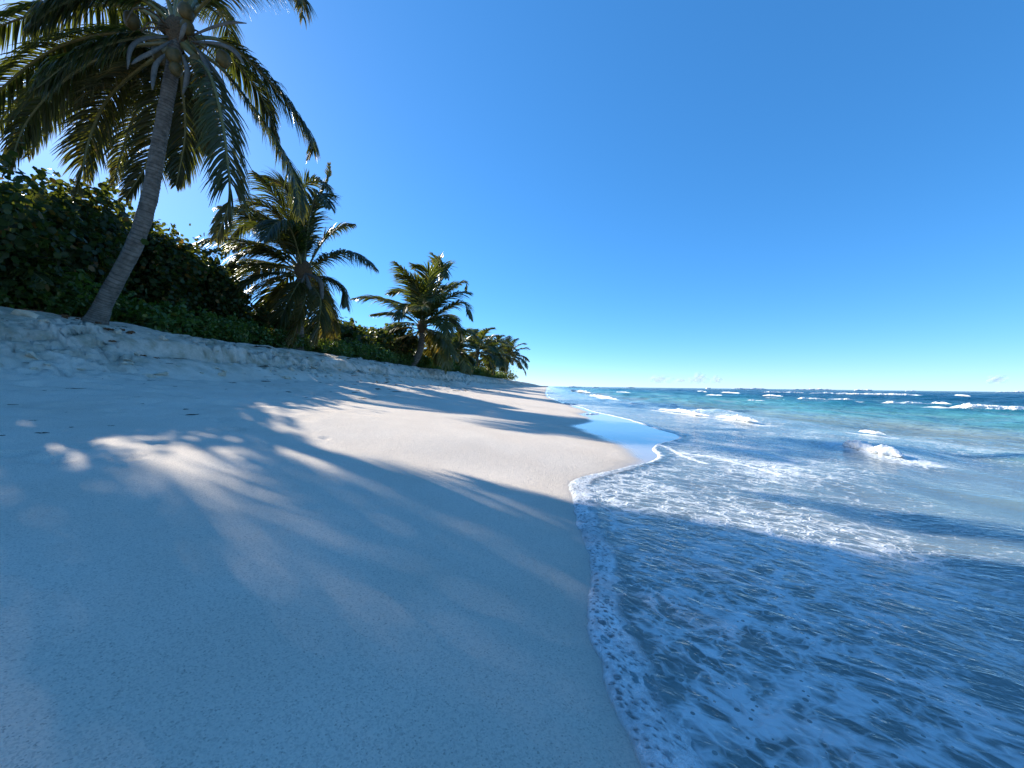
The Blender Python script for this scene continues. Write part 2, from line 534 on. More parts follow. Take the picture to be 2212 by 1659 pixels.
def sand_z(u, v, detail=True):
    u = np.asarray(u, float); v = np.asarray(v, float)
    z, bm, t, ve, vw, back = sand_parts(u, v)
    inland = vw - v
    dry = sstep(0.3, 2.2, inland)
    z = z + dry * 0.012 * fbm(u * 0.9, v * 0.9, 3, 51)
    trod = sstep(2.6, 4.6, inland) * (1 - sstep(0.0, 0.2, t))
    z = z + trod * (0.032 * fbm(u * 2.6, v * 2.6, 5, 55, 0.65) + 0.09 * np.minimum(0, vnoise(u * 3.6, v * 3.6, 57) + 0.40) + 0.06 * np.minimum(0, vnoise(u * 8, v * 8, 58) + 0.55))
    if detail:
        # broken sand slabs on the bank face
        wx = u + 0.25 * fbm(u * 1.5, v * 1.5, 3, 61); wy = v + 0.2 * fbm(u * 1.5, v * 1.5, 3, 63)
        c1, e1 = cells(wx * 1.5 + wy * 1.6, wy * 4.2, 65)
        c2, e2 = cells(wx * 4.0 + wy * 3.5, wy * 8.5, 67)
        amt = bm * sstep(0.42, 0.75, 0.30 + 0.75 * fbm(u * 0.8, v * 1.1, 3, 69) + 0.42 * np.exp(-((t - 0.45) / 0.22) ** 2))
        z = z + amt * ((c1 - 0.5) * 0.14 - 0.14 * (1 - sstep(0.0, 0.09, e1)))
        z = z + amt * ((c2 - 0.5) * 0.09 - 0.10 * (1 - sstep(0.0, 0.14, e2)))
        z = z + bm * 0.05 * fbm(u * 3.0, v * 3.0, 5, 71, 0.6)
        rubble = sstep(-0.35, -0.02, t) * (1 - sstep(0.05, 0.35, t)) * sstep(0.1, 0.5, fbm(u * 0.5, v * 0.3, 2, 73))
        c3, e3 = cells(u * 7, v * 7, 75)
        z = z + rubble * ((c3 - 0.3) * 0.11)
        z = z + sstep(0, 0.5, back) * 0.05 * fbm(u * 0.8, v * 0.8, 4, 77)
    x, y = xy(u, v)
    for c, r, dp in FOOT:
        d = np.hypot(x - c[0], y - c[1])
        z = z - dp * np.exp(-(d / r) ** 2) * (1 + 1.2 * vnoise(x * 16, y * 16, 81)) + dp * 0.5 * np.exp(-((d - r * 1.3) / (r * 0.35)) ** 2)
    return z


def ground(x, y):
    u, v = uv(np.array([float(x)]), np.array([float(y)]))
    return float(sand_z(u, v)[0])


def spaced(segs):
    """segs: list of (start, end, step_at_start, step_at_end)"""
    out = []
    for a, b, s0, s1 in segs:
        x = a
        while x < b - 1e-6:
            out.append(x)
            f = (x - a) / (b - a)
            x += s0 + (s1 - s0) * f
    out.append(segs[-1][1])
    return np.array(out)


# ------------------------------------------------------------------ sand
us = spaced([(-14, -1, 1.2, 0.12), (-1, 3, 0.05, 0.04), (3, 16, 0.035, 0.045), (16, 45, 0.045, 0.22), (45, 200, 0.22, 4), (200, 900, 4, 60)])
vs = spaced([(-260, -14, 30, 0.8), (-14, -8.6, 0.5, 0.06), (-8.6, -6.2, 0.032, 0.032), (-6.2, -2, 0.045, 0.05), (-2, 2.4, 0.035, 0.035),
             (2.4, 60, 0.06, 3)])
U, V = np.meshgrid(us, vs, indexing='ij')
Z = sand_z(U, V)
z0, bm_, t_, ve_, vw_, back_ = sand_parts(U, V)
X, Y = xy(U, V)
m = mesh_np('sand_beach', np.stack([X, Y, Z], -1).reshape(-1, 3), grid_faces(len(us), len(vs))[:, ::-1])
wet = sstep(-0.35, 0.10, V - vw_ - 0.12 * fbm(U * 2.2, V * 2.2, 4, 91))
nearf = 1 - sstep(3.0, 3.8, U)
wet = np.maximum(wet * (1 - nearf) + nearf * (0.45 * sstep(-0.12, -0.01, V - ve_ - 0.03 * fbm(U * 7, V * 7, 2, 95)) + 0.55 * sstep(-0.03, 0.03, V - ve_)), 0.24 * sstep(-0.5, -0.05, V - vw_ - 0.15 * fbm(U * 1.3, V * 1.3, 3, 93)))
attr(m, 'wet', wet)
attr(m, 'rough', np.clip(bm_, 0, 1))
link('sand_beach', m, M_SAND, kind='structure')

# ------------------------------------------------------------------ sea
# breakers: (x0, y0, x1, y1, height px) read at 2212 px width, foot of the foam
def z4(x, y):
    return (2000 + x * 0.9186) / 1.8228, (1400 + y * 0.9186) / 1.8228


BREAK = [
    (1440, 383, 1720, 440, 36, 'short white breaker collapsing over the sandy shallows', 0.22),
    (1505, 326, 1625, 340, 22, 'small foaming crest just behind the breaker over the sandy shallows', 0.12),
    (640, 230, 880, 262, 18, 'long white breaker running in beside the wet sand', 0.16),
    (890, 262, 1085, 288, 20, 'white breaker ending in a dark green wave shoulder', 0.20),
    (800, 232, 990, 246, 10, None, 0.06),
    (1970, 226, 2330, 238, 28, 'thick band of white surf on the outer dark blue wave', 0.35),
    (1640, 205, 1785, 208, 14, 'white crest on top of a dark green wave', 0.28),
    (1830, 205, 1890, 208, 10, None, 0.2),
    (1260, 186, 1345, 188, 10, None, 0.2), (1390, 188, 1470, 190, 8, None, 0.15), (1105, 173, 1165, 175, 9, None, 0.15),
    (860, 170, 910, 172, 6, None, 0.1), (1120, 158, 1250, 160, 7, None, 0.2), (1325, 163, 1465, 165, 8, None, 0.2),
    (1470, 166, 1740, 171, 9, None, 0.3), (925, 159, 985, 162, 6, None, 0.1), (820, 154, 845, 156, 5, None, 0.1),
    (475, 157, 515, 159, 5, None, 0.1), (280, 152, 335, 158, 9, None, 0.1), (365, 172, 445, 186, 10, None, 0.1),
    (535, 207, 575, 210, 6, None, 0.05), (700, 212, 722, 214, 8, None, 0.05), (1925, 171, 1970, 174, 6, None, 0.2),
    (1035, 192, 1090, 194, 4, None, 0.1), (320, 255, 395, 250, 7, None, 0.04), (210, 205, 300, 212, 6, None, 0.04),
]
REEF = [(2080, 2420, 7), (945, 1150, 5), (1200, 1440, 5), (1480, 1600, 4), (850, 885, 5), (250, 330, 4), (360, 400, 4), (500, 560, 3), (1700, 1790, 3)]

breakers = []
for x0, y0, x1, y1, hp, lab, amp in BREAK:
    a = PG(*z4(x0, y0)); b = PG(*z4(x1, y1))
    D = 0.5 * (a[1] + b[1])
    hh = hp * 0.9186 / 1.8228 / F2 * D * (0.9 if D < 9 else 0.75)
    if D > 12:
        e_ = 0.3 * (b - a); a = a - e_; b = b + e_
    breakers.append((a, b, hh, lab, amp, D))

FOAMLINES = [  # px polylines in 2212 space, width m, strength
    ([(1417, 960), (1440, 966), (1475, 985), (1520, 1000)], .05, 1.0),
    ([(1417, 958), (1440, 955), (1490, 960), (1560, 968), (1640, 978), (1720, 995)], .06, 1.0),
    ([(1470, 978), (1530, 985), (1600, 1000), (1680, 1020)], .06, 1.0),
    ([(1520, 963), (1600, 970), (1650, 978)], .05, .9),
    ([(1415, 925), (1520, 945), (1620, 965)], .05, .8),
    ([(1330, 905), (1420, 925)], .05, .6),
    ([(1640, 1300), (1585, 1345), (1545, 1400), (1520, 1450), (1490, 1530), (1470, 1600), (1450, 1680)], .055, .75),
    ([(1700, 1265), (1640, 1300), (1590, 1345)], .03, .85),
    ([(1590, 1480), (1560, 1560), (1540, 1660)], .13, .55),
    ([(1480, 1210), (1530, 1245), (1580, 1270)], .04, .5),
    ([(1280, 1120), (1400, 1105), (1520, 1120)], .03, .4),
]


def seg_d(x, y, pts):
    d = np.full(x.shape, 1e9)
    for (ax, ay), (bx, by) in zip(pts[:-1], pts[1:]):
        ex, ey = bx - ax, by - ay
        t = np.clip(((x - ax) * ex + (y - ay) * ey) / (ex * ex + ey * ey + 1e-12), 0, 1)
        d = np.minimum(d, np.hypot(x - ax - t * ex, y - ay - t * ey))
    return d


WAVES = []
wr = np.random.default_rng(3)
for lam, amp in ((11, .085), (8.5, .07), (6.5, .06), (5.0, .05), (3.8, .038), (2.9, .028), (2.2, .02), (1.6, .014), (1.2, .010), (.9, .007), (.7, .005)):
    for k in range(2):
        th = math.radians(180 + 30 * wr.normal() * 0.8 + 12)     # towards the shore
        WAVES.append((lam * (1 + .2 * wr.normal() * .5), amp, math.cos(th), math.sin(th), wr.uniform(0, 6.28)))


def sea_z(u, v, off, step):
    x, y = xy(u, v)
    z = np.zeros_like(u)
    grp = 0.65 + 0.55 * fbm(u * 0.06, v * 0.09, 3, 101)
    for lam, amp, cu, cv, ph in WAVES:
        # cu acts on v (across shore), cv on u
        k = 2 * math.pi / lam
        w = (v * cu + u * cv) * k + ph + 1.2 * fbm(u / lam / 4, v / lam / 4, 2, int(lam * 10))
        s = np.sin(w)
        s = 1 - 2 * np.abs(np.sin(w * 0.5)) ** 0.9 if lam > 2.5 else s
        fade = sstep(lam * 0.25, lam * 0.9 + 1.5, off) * (1 - sstep(lam * 0.22, lam * 0.5, step))
        z += amp * s * fade * grp
    z *= 1.35 + 0.35 * sstep(30, 120, off)
    for a, b, hh, lab, amp, D in breakers:
        if D > 60:
            continue
        ex, ey = b[0] - a[0], b[1] - a[1]
        L = math.hypot(ex, ey); ex /= L; ey /= L
        al = (x - a[0]) * ex + (y - a[1]) * ey
        ac = -(x - a[0]) * ey + (y - a[1]) * ex       # positive = away from the camera
        wd = max(0.25, hh * 2.2)
        end = sstep(0.02 * L, 0.3 * L, al) * (1 - sstep(.75 * L, 1.1 * L, al))
        prof = np.where(ac > 0, np.exp(-(ac / (wd * 1.6)) ** 2), np.exp(-(ac / (wd * 0.55)) ** 2))
        z += end * prof * hh * 0.3
    return z


us = spaced([(-5, -0.3, 0.4, 0.05), (-0.3, 6, 0.02, 0.02), (6, 40, 0.03, 0.32), (40, 400, 0.35, 7), (400, 9000, 8, 500)])
ws = spaced([(0, 0.05, 0.006, 0.008), (0.05, 0.4, 0.012, 0.02), (0.4, 4, 0.028, 0.05), (4, 40, 0.05, 0.38), (40, 400, 0.4, 8), (400, 9000, 9, 500)])
print('sea grid', len(us), len(ws))
U, W = np.meshgrid(us, ws, indexing='ij')
VEu = v_edge(us)[:, None]
V = VEu + W
X, Y = xy(U, V)
step = np.maximum(np.gradient(us)[:, None] + 0 * W, np.gradient(ws)[None, :] + 0 * U)
zs = sand_z(U, V, False)
th = 0.014 * np.sqrt(np.clip(W / 0.03, 0, 1)) * (1 + 0.25 * vnoise(U * 22, V * 22, 111)) - 0.004
ripple = 0.006 * fbm(U * 2.2 + V * 0.8, V * 9.0, 3, 113) * sstep(0.1, 0.6, W) * (1 - sstep(0.3, 1.0, step))
flat = np.maximum(zs + th, 0.004 + 0.014 * (1 - sstep(0, 4, W))) if False else np.maximum(zs + th, -0.004 * np.minimum(W, 3))
Z = flat + ripple + sea_z(U, V, W, step)
# tiny swash ridge steps
depth = np.maximum(Z - zs, 0.0) + np.maximum(W - 25, 0) * 0.02
foam = np.zeros_like(U)
for pts, wdt, st in FOAMLINES:
    wp = [tuple(PG(px, py, 0.0)[:2]) for px, py in pts]
    msk = (U < 9) & (W < 6)
    d = seg_d(X[msk], Y[msk], wp)
    foam[msk] = np.maximum(foam[msk], st * np.exp(-(d / wdt) ** 2))
nearm = (1 - sstep(5, 12, U))
# residual lace over the swash
foam = np.maximum(foam, (0.57 + 0.24 * fbm(U * 1.1, V * 1.6, 3, 121)) * sstep(0.02, 0.2, W) * (1 - sstep(1.2, 3.4, W)) * nearm)
foam = np.maximum(foam, (0.44 + 0.25 * fbm(U * 0.5, V * 0.9, 3, 123)) * (1 - sstep(3, 8, W)) * sstep(3.2, 5.0, U) * (1 - sstep(20, 50, U)))
foam = np.maximum(foam, 0.95 * np.exp(-(W / 0.07) ** 2) * sstep(2.9, 3.6, U))
foam = np.maximum(foam, (0.6 + 0.3 * fbm(U * .3, V * .3, 2, 125)) * (1 - sstep(0.5, 2.2, W)) * sstep(12, 18, U))
foam = np.maximum(foam, 0.35 * sstep(0.35, 0.75, fbm(U * 0.35, V * 0.5, 4, 127)) * sstep(3, 8, W) * (1 - sstep(20, 40, W)))
for a, b, hh, lab, amp, D in breakers:
    if D > 45:
        continue
    d = seg_d(X, Y, [tuple(a[:2]), tuple(b[:2])])
    foam = np.maximum(foam, 0.85 * np.exp(-(d / (hh * 3.2 + 0.15)) ** 2))
attr_depth = depth
m = mesh_np('sea', np.stack([X, Y, Z], -1).reshape(-1, 3), grid_faces(len(us), len(ws))[:, ::-1])
attr(m, 'depth', depth); attr(m, 'foam', np.clip(foam, 0, 1)); attr(m, 'off', W)
link('sea', m, M_WATER, kind='structure')

# foam edge of the nearest swash, with bubbles
fu = np.arange(-0.15, 3.75, 0.0055); fw = np.concatenate([np.arange(-0.012, 0.24, 0.0055)])
FU, FW = np.meshgrid(fu, fw, indexing='ij')
fve = v_edge(fu)[:, None]
FV = fve + FW
fx, fy = xy(FU, FV)
br = np.random.default_rng(12)
width = 0.125 + 0.05 * fbm(fu * 1.3, fu * 0, 3, 131) + 0.07 * (1 - sstep(0.45, 0.8, fu))
bub = []
tries = 0
while len(bub) < 900 and tries < 30000:
    tries += 1
    uu = br.uniform(-0.1, 3.3)
    wmax = float(np.interp(uu, fu, width))
    ww = br.beta(1.15, 1.9) * wmax
    r = 0.0022 + 0.0045 * br.random() ** 2.5
    if ww < 0.055 and ww > 0.012 and br.random() < 0.16:
        r = 0.007 + 0.0085 * br.random() ** 1.5
    r = min(r, ww * 0.7 + 0.002)
    vv = float(np.interp(uu, fu, fve[:, 0])) + ww
    if all((uu - q[0]) ** 2 + (vv - q[1]) ** 2 > (r + q[2] + 0.001) ** 2 for q in bub):
        bub.append((uu, vv, r, ww))
hole = np.zeros_like(FU); lift = np.zeros_like(FU)
for uu, vv, r, ww in bub:
    i0, i1 = np.searchsorted(fu, [uu - 3 * r - .01, uu + 3 * r + .01])
    sl = slice(i0, i1)
    d = np.hypot(FU[sl] - uu, FV[sl] - vv)
    hole[sl] = np.maximum(hole[sl], 1 - sstep(r * 0.72, r * 1.12 + .001, d))
    lift[sl] = np.maximum(lift[sl], np.exp(-((d - r * 1.1) / (r * 0.5 + .001)) ** 2) * min(r, .008) * 0.6)
fzs = sand_z(FU, FV, False)
fz = fzs + 0.020 * np.sqrt(np.clip((FW + 0.012) / 0.035, 0, 1)) * (1 - 0.35 * sstep(0.03, 0.2, FW)) \
    * (1 + 0.35 * fbm(FU * 14, FV * 14, 3, 133)) - 0.006 + lift - hole * 0.003
dens = sstep(-0.012, 0.004, FW) * (1 - sstep(0.7, 1.15, FW / width[:, None] + 0.25 * fbm(FU * 9, FV * 9, 3, 135)))
dens *= 0.80 + 0.35 * fbm(FU * 6, FV * 10, 3, 137)
dens *= (1 - sstep(3.3, 3.7, FU))
m = mesh_np('foam_film', np.stack([fx, fy, fz], -1).reshape(-1, 3), grid_faces(len(fu), len(fw))[:, ::-1])
attr(m, 'hole', hole); attr(m, 'dens', np.clip(dens, 0, 1))
cx, cy = xy(1.5, 0.15)
foam_root = empty('foam_edge', (0, 0, 0), label='bubbly white foam edge of the thin water running up the dry sand', category='foam')
link('foam_film', m, M_FOAM, foam_root, kind='stuff')


def dome(seg=10, rings=4):
    vs_, fs_ = [], []
    for j in range(rings):
        a = math.pi / 2 * j / rings
        for i in range(seg):
            b = 2 * math.pi * i / seg
            vs_.append((math.cos(a) * math.cos(b), math.cos(a) * math.sin(b), math.sin(a)))
    vs_.append((0, 0, 1))
    for j in range(rings - 1):
        for i in range(seg):
            a0, a1 = j * seg + i, j * seg + (i + 1) % seg
            fs_.append((a0, a1, a1 + seg)); fs_.append((a0, a1 + seg, a0 + seg))
    for i in range(seg):
        fs_.append(((rings - 1) * seg + i, (rings - 1) * seg + (i + 1) % seg, rings * seg))
    return np.array(vs_), np.array(fs_)


dv, df_ = dome(12, 3)
bmesh_ = mesh_np('bubble', dv, df_)
bmesh_.materials.append(M_BUBBLE)
bub.sort(key=lambda q: -q[2])
bu = np.array(bub)
bz = sand_z(bu[:, 0], bu[:, 1], False)
bx, by = xy(bu[:, 0], bu[:, 1])
rest_v, rest_f = [], []
for i in range(len(bub)):
    r = bu[i, 2]
    zb = bz[i] + (0.010 if bu[i, 3] > 0.02 else 0.006)
    if i < 110:
        o = bpy.data.objects.new('bubble', bmesh_); COL.objects.link(o)
        o.parent = foam_root
        o.location = (bx[i], by[i], zb); o.scale = (r * 1.05, r * 1.05, r * 0.85)
    else:
        rest_f.append(df_ + len(rest_v) * len(dv)); rest_v.append(dv * np.array([r, r, r * .8]) + np.array([bx[i], by[i], zb]))
m = mesh_np('small_bubbles', np.concatenate(rest_v), np.concatenate(rest_f))
link('small_bubbles', m, M_BUBBLE, foam_root, kind='stuff')


# breaking waves: lumpy rolls of white water
def surf_roll(a, b, hh, seed, depthk=1.6):
    L = math.hypot(b[0] - a[0], b[1] - a[1])
    nl = int(np.clip(L / max(hh * 0.06, 0.012), 30, 400)); nr = 26
    s = np.linspace(0, 1, nl); th_ = np.linspace(-0.05, math.pi * 1.05, nr)
    S, T = np.meshgrid(s, th_, indexing='ij')
    ex, ey = (b[0] - a[0]) / L, (b[1] - a[1]) / L
    taper = np.minimum(sstep(0, 0.22, S), 1 - sstep(0.72, 1.0, S)) ** 0.7
    taper = taper * (0.74 + 0.32 * vnoise(S * L / hh * 0.35 + seed, T * 0 + seed, 7))
    nz = fbm(S * L / hh * 1.6 + seed * 3.1, T * 2.6, 5, 200 + seed, 0.62)
    r = hh * np.clip(taper, 0.03, 2) * (1 + 0.5 * nz)
    ac = -np.cos(T) * r * depthk * 0.8
    zz = np.sin(T) * r
    wob = hh * 0.9 * fbm(S * L / hh * 0.3 + seed, S * 0, 3, 210 + seed)
    px = a[0] + ex * S * L - ey * (ac + wob); py = a[1] + ey * S * L + ex * (ac + wob)
    vtx = np.stack([px, py, zz + a[2] - 0.02 * hh], -1).reshape(-1, 3)
    mm = mesh_np('breaking_wave', vtx, grid_faces(nl, nr))
    edge = np.clip(np.minimum(1, np.sin(np.clip(T, 0, math.pi)) * 2.2) * np.clip(taper * 2.6, 0, 1), 0, 1)
    attr(mm, 'edge', edge)
    return mm


for i, (a, b, hh, lab, amp, D) in enumerate(breakers):
    c = 0.5 * (a + b)
    m = surf_roll(a - c, b - c, hh, i)
    o = link('breaking_wave', m, M_SURF, category='wave')
    o.location = c
    if lab:
        o['label'] = lab
    else:
        o['label'] = ('tiny whitecap close in along the wet sand' if c[0] < 0.3 * c[1] else 'low whitecap on the darker water far out' if D > 45 else 'small whitecap among the blue waves inside the outer surf')
        o['group'] = 'whitecaps out on the open water'
for i, (x0, x1, hp) in enumerate(REEF):
    D = 330 + 25 * (i % 3)
    xm = 0.5 * (x0 + x1)
    k = 0.9186 / 1.8228
    pa = z4(x0, 0)[0]; pb = z4(x1, 0)[0]
    a = np.array([(pa - 1106) / F2 * D, D, 0.0]); b = np.array([(pb - 1106) / F2 * D, D + 6, 0.0])
    hh = hp * k / F2 * D + 0.35
    c = 0.5 * (a + b)
    m = surf_roll(a - c, b - c, hh, 40 + i)
    o = link('breaking_wave', m, M_SURF, category='wave', label='thin white line of surf breaking on the horizon', group='surf lines along the horizon')
    o.location = c

# ------------------------------------------------------------------ vegetation builders
def tube(pts, rad, seg=8, ring=None):
    """pts (n,3), rad (n,) -> verts, quad faces"""
    pts = np.asarray(pts, float); n = len(pts)
    tan = np.gradient(pts, axis=0); tan /= np.linalg.norm(tan, axis=1)[:, None] + 1e-9
    ref = np.array([0.3, 0.1, 1.0]) if abs(tan[0][2]) < 0.9 else np.array([1.0, 0.2, 0])
    vs_ = []
    b0 = np.cross(tan[0], ref); b0 /= np.linalg.norm(b0)
    for i in range(n):
        b0 = b0 - tan[i] * np.dot(b0, tan[i]); b0 /= np.linalg.norm(b0) + 1e-9
        b1 = np.cross(tan[i], b0)
        a = np.linspace(0, 2 * math.pi, seg, endpoint=False)
        rr = rad[i] if ring is None else rad[i] * ring(i, a)
        vs_.append(pts[i] + (np.cos(a) * rr)[:, None] * b0 + (np.sin(a) * rr)[:, None] * b1)
    vs_ = np.concatenate(vs_)
    fs_ = []
    for i in range(n - 1):
        for j in range(seg):
            fs_.append((i * seg + j, i * seg + (j + 1) % seg, (i + 1) * seg + (j + 1) % seg, (i + 1) * seg + j))
    return vs_, np.array(fs_)


def spline(pts, n):
    pts = np.asarray(pts, float)
    k = len(pts)
    p = np.vstack([2 * pts[0] - pts[1], pts, 2 * pts[-1] - pts[-2]])
    out = []
    for t in np.linspace(0, k - 1, n):
        i = min(int(t), k - 2); f = t - i
        p0, p1, p2, p3 = p[i], p[i + 1], p[i + 2], p[i + 3]
        out.append(0.5 * ((2 * p1) + (-p0 + p2) * f + (2 * p0 - 5 * p1 + 4 * p2 - p3) * f * f + (-p0 + 3 * p1 - 3 * p2 + p3) * f ** 3))
    return np.array(out)


WIND = np.array([-0.45, -0.25, 0.0])


def make_frond(pts, seed, nleaf=70, leaf_len=0.75, wid=0.022, hang=0.8, dry=0.0, wind=0.25, rr=0.026, lift=0.15):
    """rachis through pts; returns (rachis mesh, leaflet mesh)"""
    g = np.random.default_rng(seed)
    c = spline(pts, 40)
    seglen = np.concatenate([[0], np.cumsum(np.linalg.norm(np.diff(c, axis=0), axis=1))])
    Ltot = seglen[-1]
    rad = rr * (1.15 - np.linspace(0, 1, 40)) ** 0.8 + 0.003
    rad[:5] *= np.linspace(2.2, 1.0, 5)
    rv, rf = tube(c, rad, 6)
    rm = mesh_np('frond', rv, rf); rm.materials.append(M_RACHIS)
    tan = np.gradient(c, axis=0); tan /= np.linalg.norm(tan, axis=1)[:, None]
    down = np.array([0, 0, -1.0])
    ss = np.linspace(0.17, 0.995, nleaf)
    clump = np.repeat(g.normal(0, 1, nleaf // 4 + 2), 4)[:nleaf]
    V_, F_, tone, dr = [], [], [], []
    for side in (-1, 1):
        for i, s in enumerate(ss):
            sp = s + g.normal(0, .002)
            L = leaf_len * (math.sin(math.pi * min(max((sp - 0.06) / 1.02, 0.02), 0.985)) ** 0.55) * (0.85 + 0.3 * g.random())
            L *= 1.0 if sp < 0.75 else 1.0 - 0.5 * (sp - 0.75) / 0.25
            if g.random() < 0.03:
                continue
            d = sp * Ltot
            p = np.array([np.interp(d, seglen, c[:, k]) for k in range(3)])
            tg = np.array([np.interp(d, seglen, tan[:, k]) for k in range(3)]); tg /= np.linalg.norm(tg)
            sd = np.cross(tg, np.array([0, 0, 1.0]))
            nrm = np.linalg.norm(sd)
            sd = sd / nrm if nrm > 0.15 else np.array([math.cos(seed), math.sin(seed), 0])
            upv = np.cross(sd, tg)
            fwd = 0.75 + 0.8 * sp + 0.14 * g.normal()
            d0 = side * sd * (1.0 + 0.1 * g.normal()) + tg * fwd + upv * (lift + 0.12 * g.normal()) + WIND * wind
            d0 /= np.linalg.norm(d0)
            hg = hang * (0.75 + 0.35 * g.random() + 0.16 * clump[i])
            nseg = 4
            q = p.copy(); dd = d0.copy()
            w0 = wid * (0.8 + 0.4 * g.random())
            prof = (0.55, 1.0, 0.9, 0.55, 0.08)
            base = len(V_)
            wdir0 = np.cross(dd, upv + 0.4 * g.normal(size=3)); wdir0 /= np.linalg.norm(wdir0) + 1e-9
            for k in range(nseg + 1):
                fold = np.cross(dd, wdir0)
                V_.append(q - wdir0 * w0 * prof[k]); V_.append(q - fold * w0 * 0.45 * prof[k]); V_.append(q + wdir0 * w0 * prof[k])
                if k < nseg:
                    b = base + 3 * k
                    F_.append((b, b + 1, b + 4, b + 3)); F_.append((b + 1, b + 2, b + 5, b + 4))
                q = q + dd * L / nseg
                dd = dd + (down + WIND * wind * 0.6) * hg * 0.42
                dd /= np.linalg.norm(dd)
            tv = g.random()
            dv_ = np.clip(dry + (0.5 if g.random() < 0.05 else 0) + max(0, sp - 0.86) * 2.0 * g.random(), 0, 1)
            for k in range(nseg + 1):
                tone += [tv] * 3; dr += [min(1, dv_ + (0.25 if k == nseg else 0))] * 3
    lm = mesh_np('leaflets', np.array(V_), np.array(F_))
    attr(lm, 'tone', tone); attr(lm, 'dry', dr)
    return rm, lm


def add_frond(root, pts, seed, mat, **kw):
    base = np.array(root.location)
    rm, lm = make_frond(np.asarray(pts) - base, seed, **kw)
    lm.materials.append(mat)
    r = link('frond', rm, M_RACHIS, root)
    link('leaflets', lm, mat, r, kind='stuff')
    return r


def arc_frond(c, az, el, L, droop, twist=0.0):
    """parabola like rachis; az from +Y clockwise, el initial elevation"""
    pts = []
    p = np.array(c, float); e = el; a = az
    n = 6
    for i in range(n + 1):
        pts.append(p.copy())
        d = np.array([math.sin(a) * math.cos(e), math.cos(a) * math.cos(e), math.sin(e)])
        p = p + d * L / n
        e = max(e - droop / n * (0.6 + 0.8 * i / n), -1.5)
        a += twist / n
    return pts


def palm_trunk(root, pts, r0, r1, seed, rings=90, seg=18, flare=1.35):
    n = rings * 4
    c = spline(np.asarray(pts) - np.array(root.location), n)
    s = np.linspace(0, 1, n)
    g = np.random.default_rng(seed)
    ph = np.linspace(0, rings, n) + 0.5 * vnoise(s * 17, s * 0, seed)
    saw = ph % 1.0
    rad = (r1 + (r0 - r1) * (1 - s) ** 0.8) * (1 + (flare - 1) * np.exp(-s / 0.045))
    rad = rad * (1 + 0.055 * (saw - 0.5) + 0.03 * vnoise(s * 30, s * 0 + 2, seed + 1))
    off = g.uniform(0, 6.28)

    def ring(i, a):
        return 1 + 0.03 * vnoise(np.cos(a) * 2 + s[i] * 40, np.sin(a) * 2, seed + 5)
    v_, f_ = tube(c, rad, seg, ring)
    m_ = mesh_np('trunk', v_, f_)
    dark = np.repeat(np.exp(-((saw - 0.04) / 0.11) ** 2) + np.exp(-((saw - 1.0) / 0.08) ** 2), seg)
    attr(m_, 'ring', np.clip(dark + 0.25 * vnoise(np.arange(n * seg) * .3, np.arange(n * seg) * 0.0, 9), 0, 1))
    return link('trunk', m_, M_BARK, root)


def ellipsoid(name, c, r, mat, root, seed, seg=12, rings=8, noise=0.06, rot=None):
    v_ = []
    for j in range(rings + 1):
        a = -math.pi / 2 + math.pi * j / rings
        for i in range(seg):
            b = 2 * math.pi * i / seg
            q = np.array([math.cos(a) * math.cos(b), math.cos(a) * math.sin(b), math.sin(a)])
            q = q * (1 + 0.10 * abs(math.cos(1.5 * b)) * math.cos(a))
            v_.append(q)
    v_ = np.array(v_)
    v_ *= (1 + noise * vnoise(v_[:, 0] * 2 + seed, v_[:, 1] * 2 + v_[:, 2], seed))[:, None]
    v_ = v_ * np.array(r)
    if rot is not None:
        v_ = v_ @ np.array(rot).T
    f_ = grid_wrap(rings + 1, seg)
    m_ = mesh_np(name, v_ + np.array(c) - np.array(root.location), f_)
    return link(name, m_, mat, root)


def grid_wrap(nr, seg):
    f = []
    for i in range(nr - 1):
        for j in range(seg):
            f.append((i * seg + j, i * seg + (j + 1) % seg, (i + 1) * seg + (j + 1) % seg, (i + 1) * seg + j))
    return np.array(f)


def bract(root, pts, wid, seed):
    """boat shaped dry flower sheath hanging from the crown"""
    c = spline(pts, 12) - np.array(root.location)
    tan = np.gradient(c, axis=0); tan /= np.linalg.norm(tan, axis=1)[:, None]
    v_, f_ = [], []
    for i in range(12):
        s = i / 11
        w = wid * (math.sin(math.pi * min(s * 0.92 + 0.06, 1)) ** 0.8 + 0.02)
        sd = np.cross(tan[i], np.array([0.25, -1.0, 0.3])); sd /= np.linalg.norm(sd)
        nn = np.cross(sd, tan[i])
        for k, a in enumerate((-1, -0.5, 0, 0.5, 1)):
            v_.append(c[i] + sd * w * a + nn * w * 0.55 * (1 - a * a))
    f_ = grid_faces(12, 5)
    m_ = mesh_np('bract', np.array(v_), f_)
    o = link('bract', m_, M_SPATHE, root)
    sol = o.modifiers.new('thickness', 'SOLIDIFY'); sol.thickness = 0.006
    return o


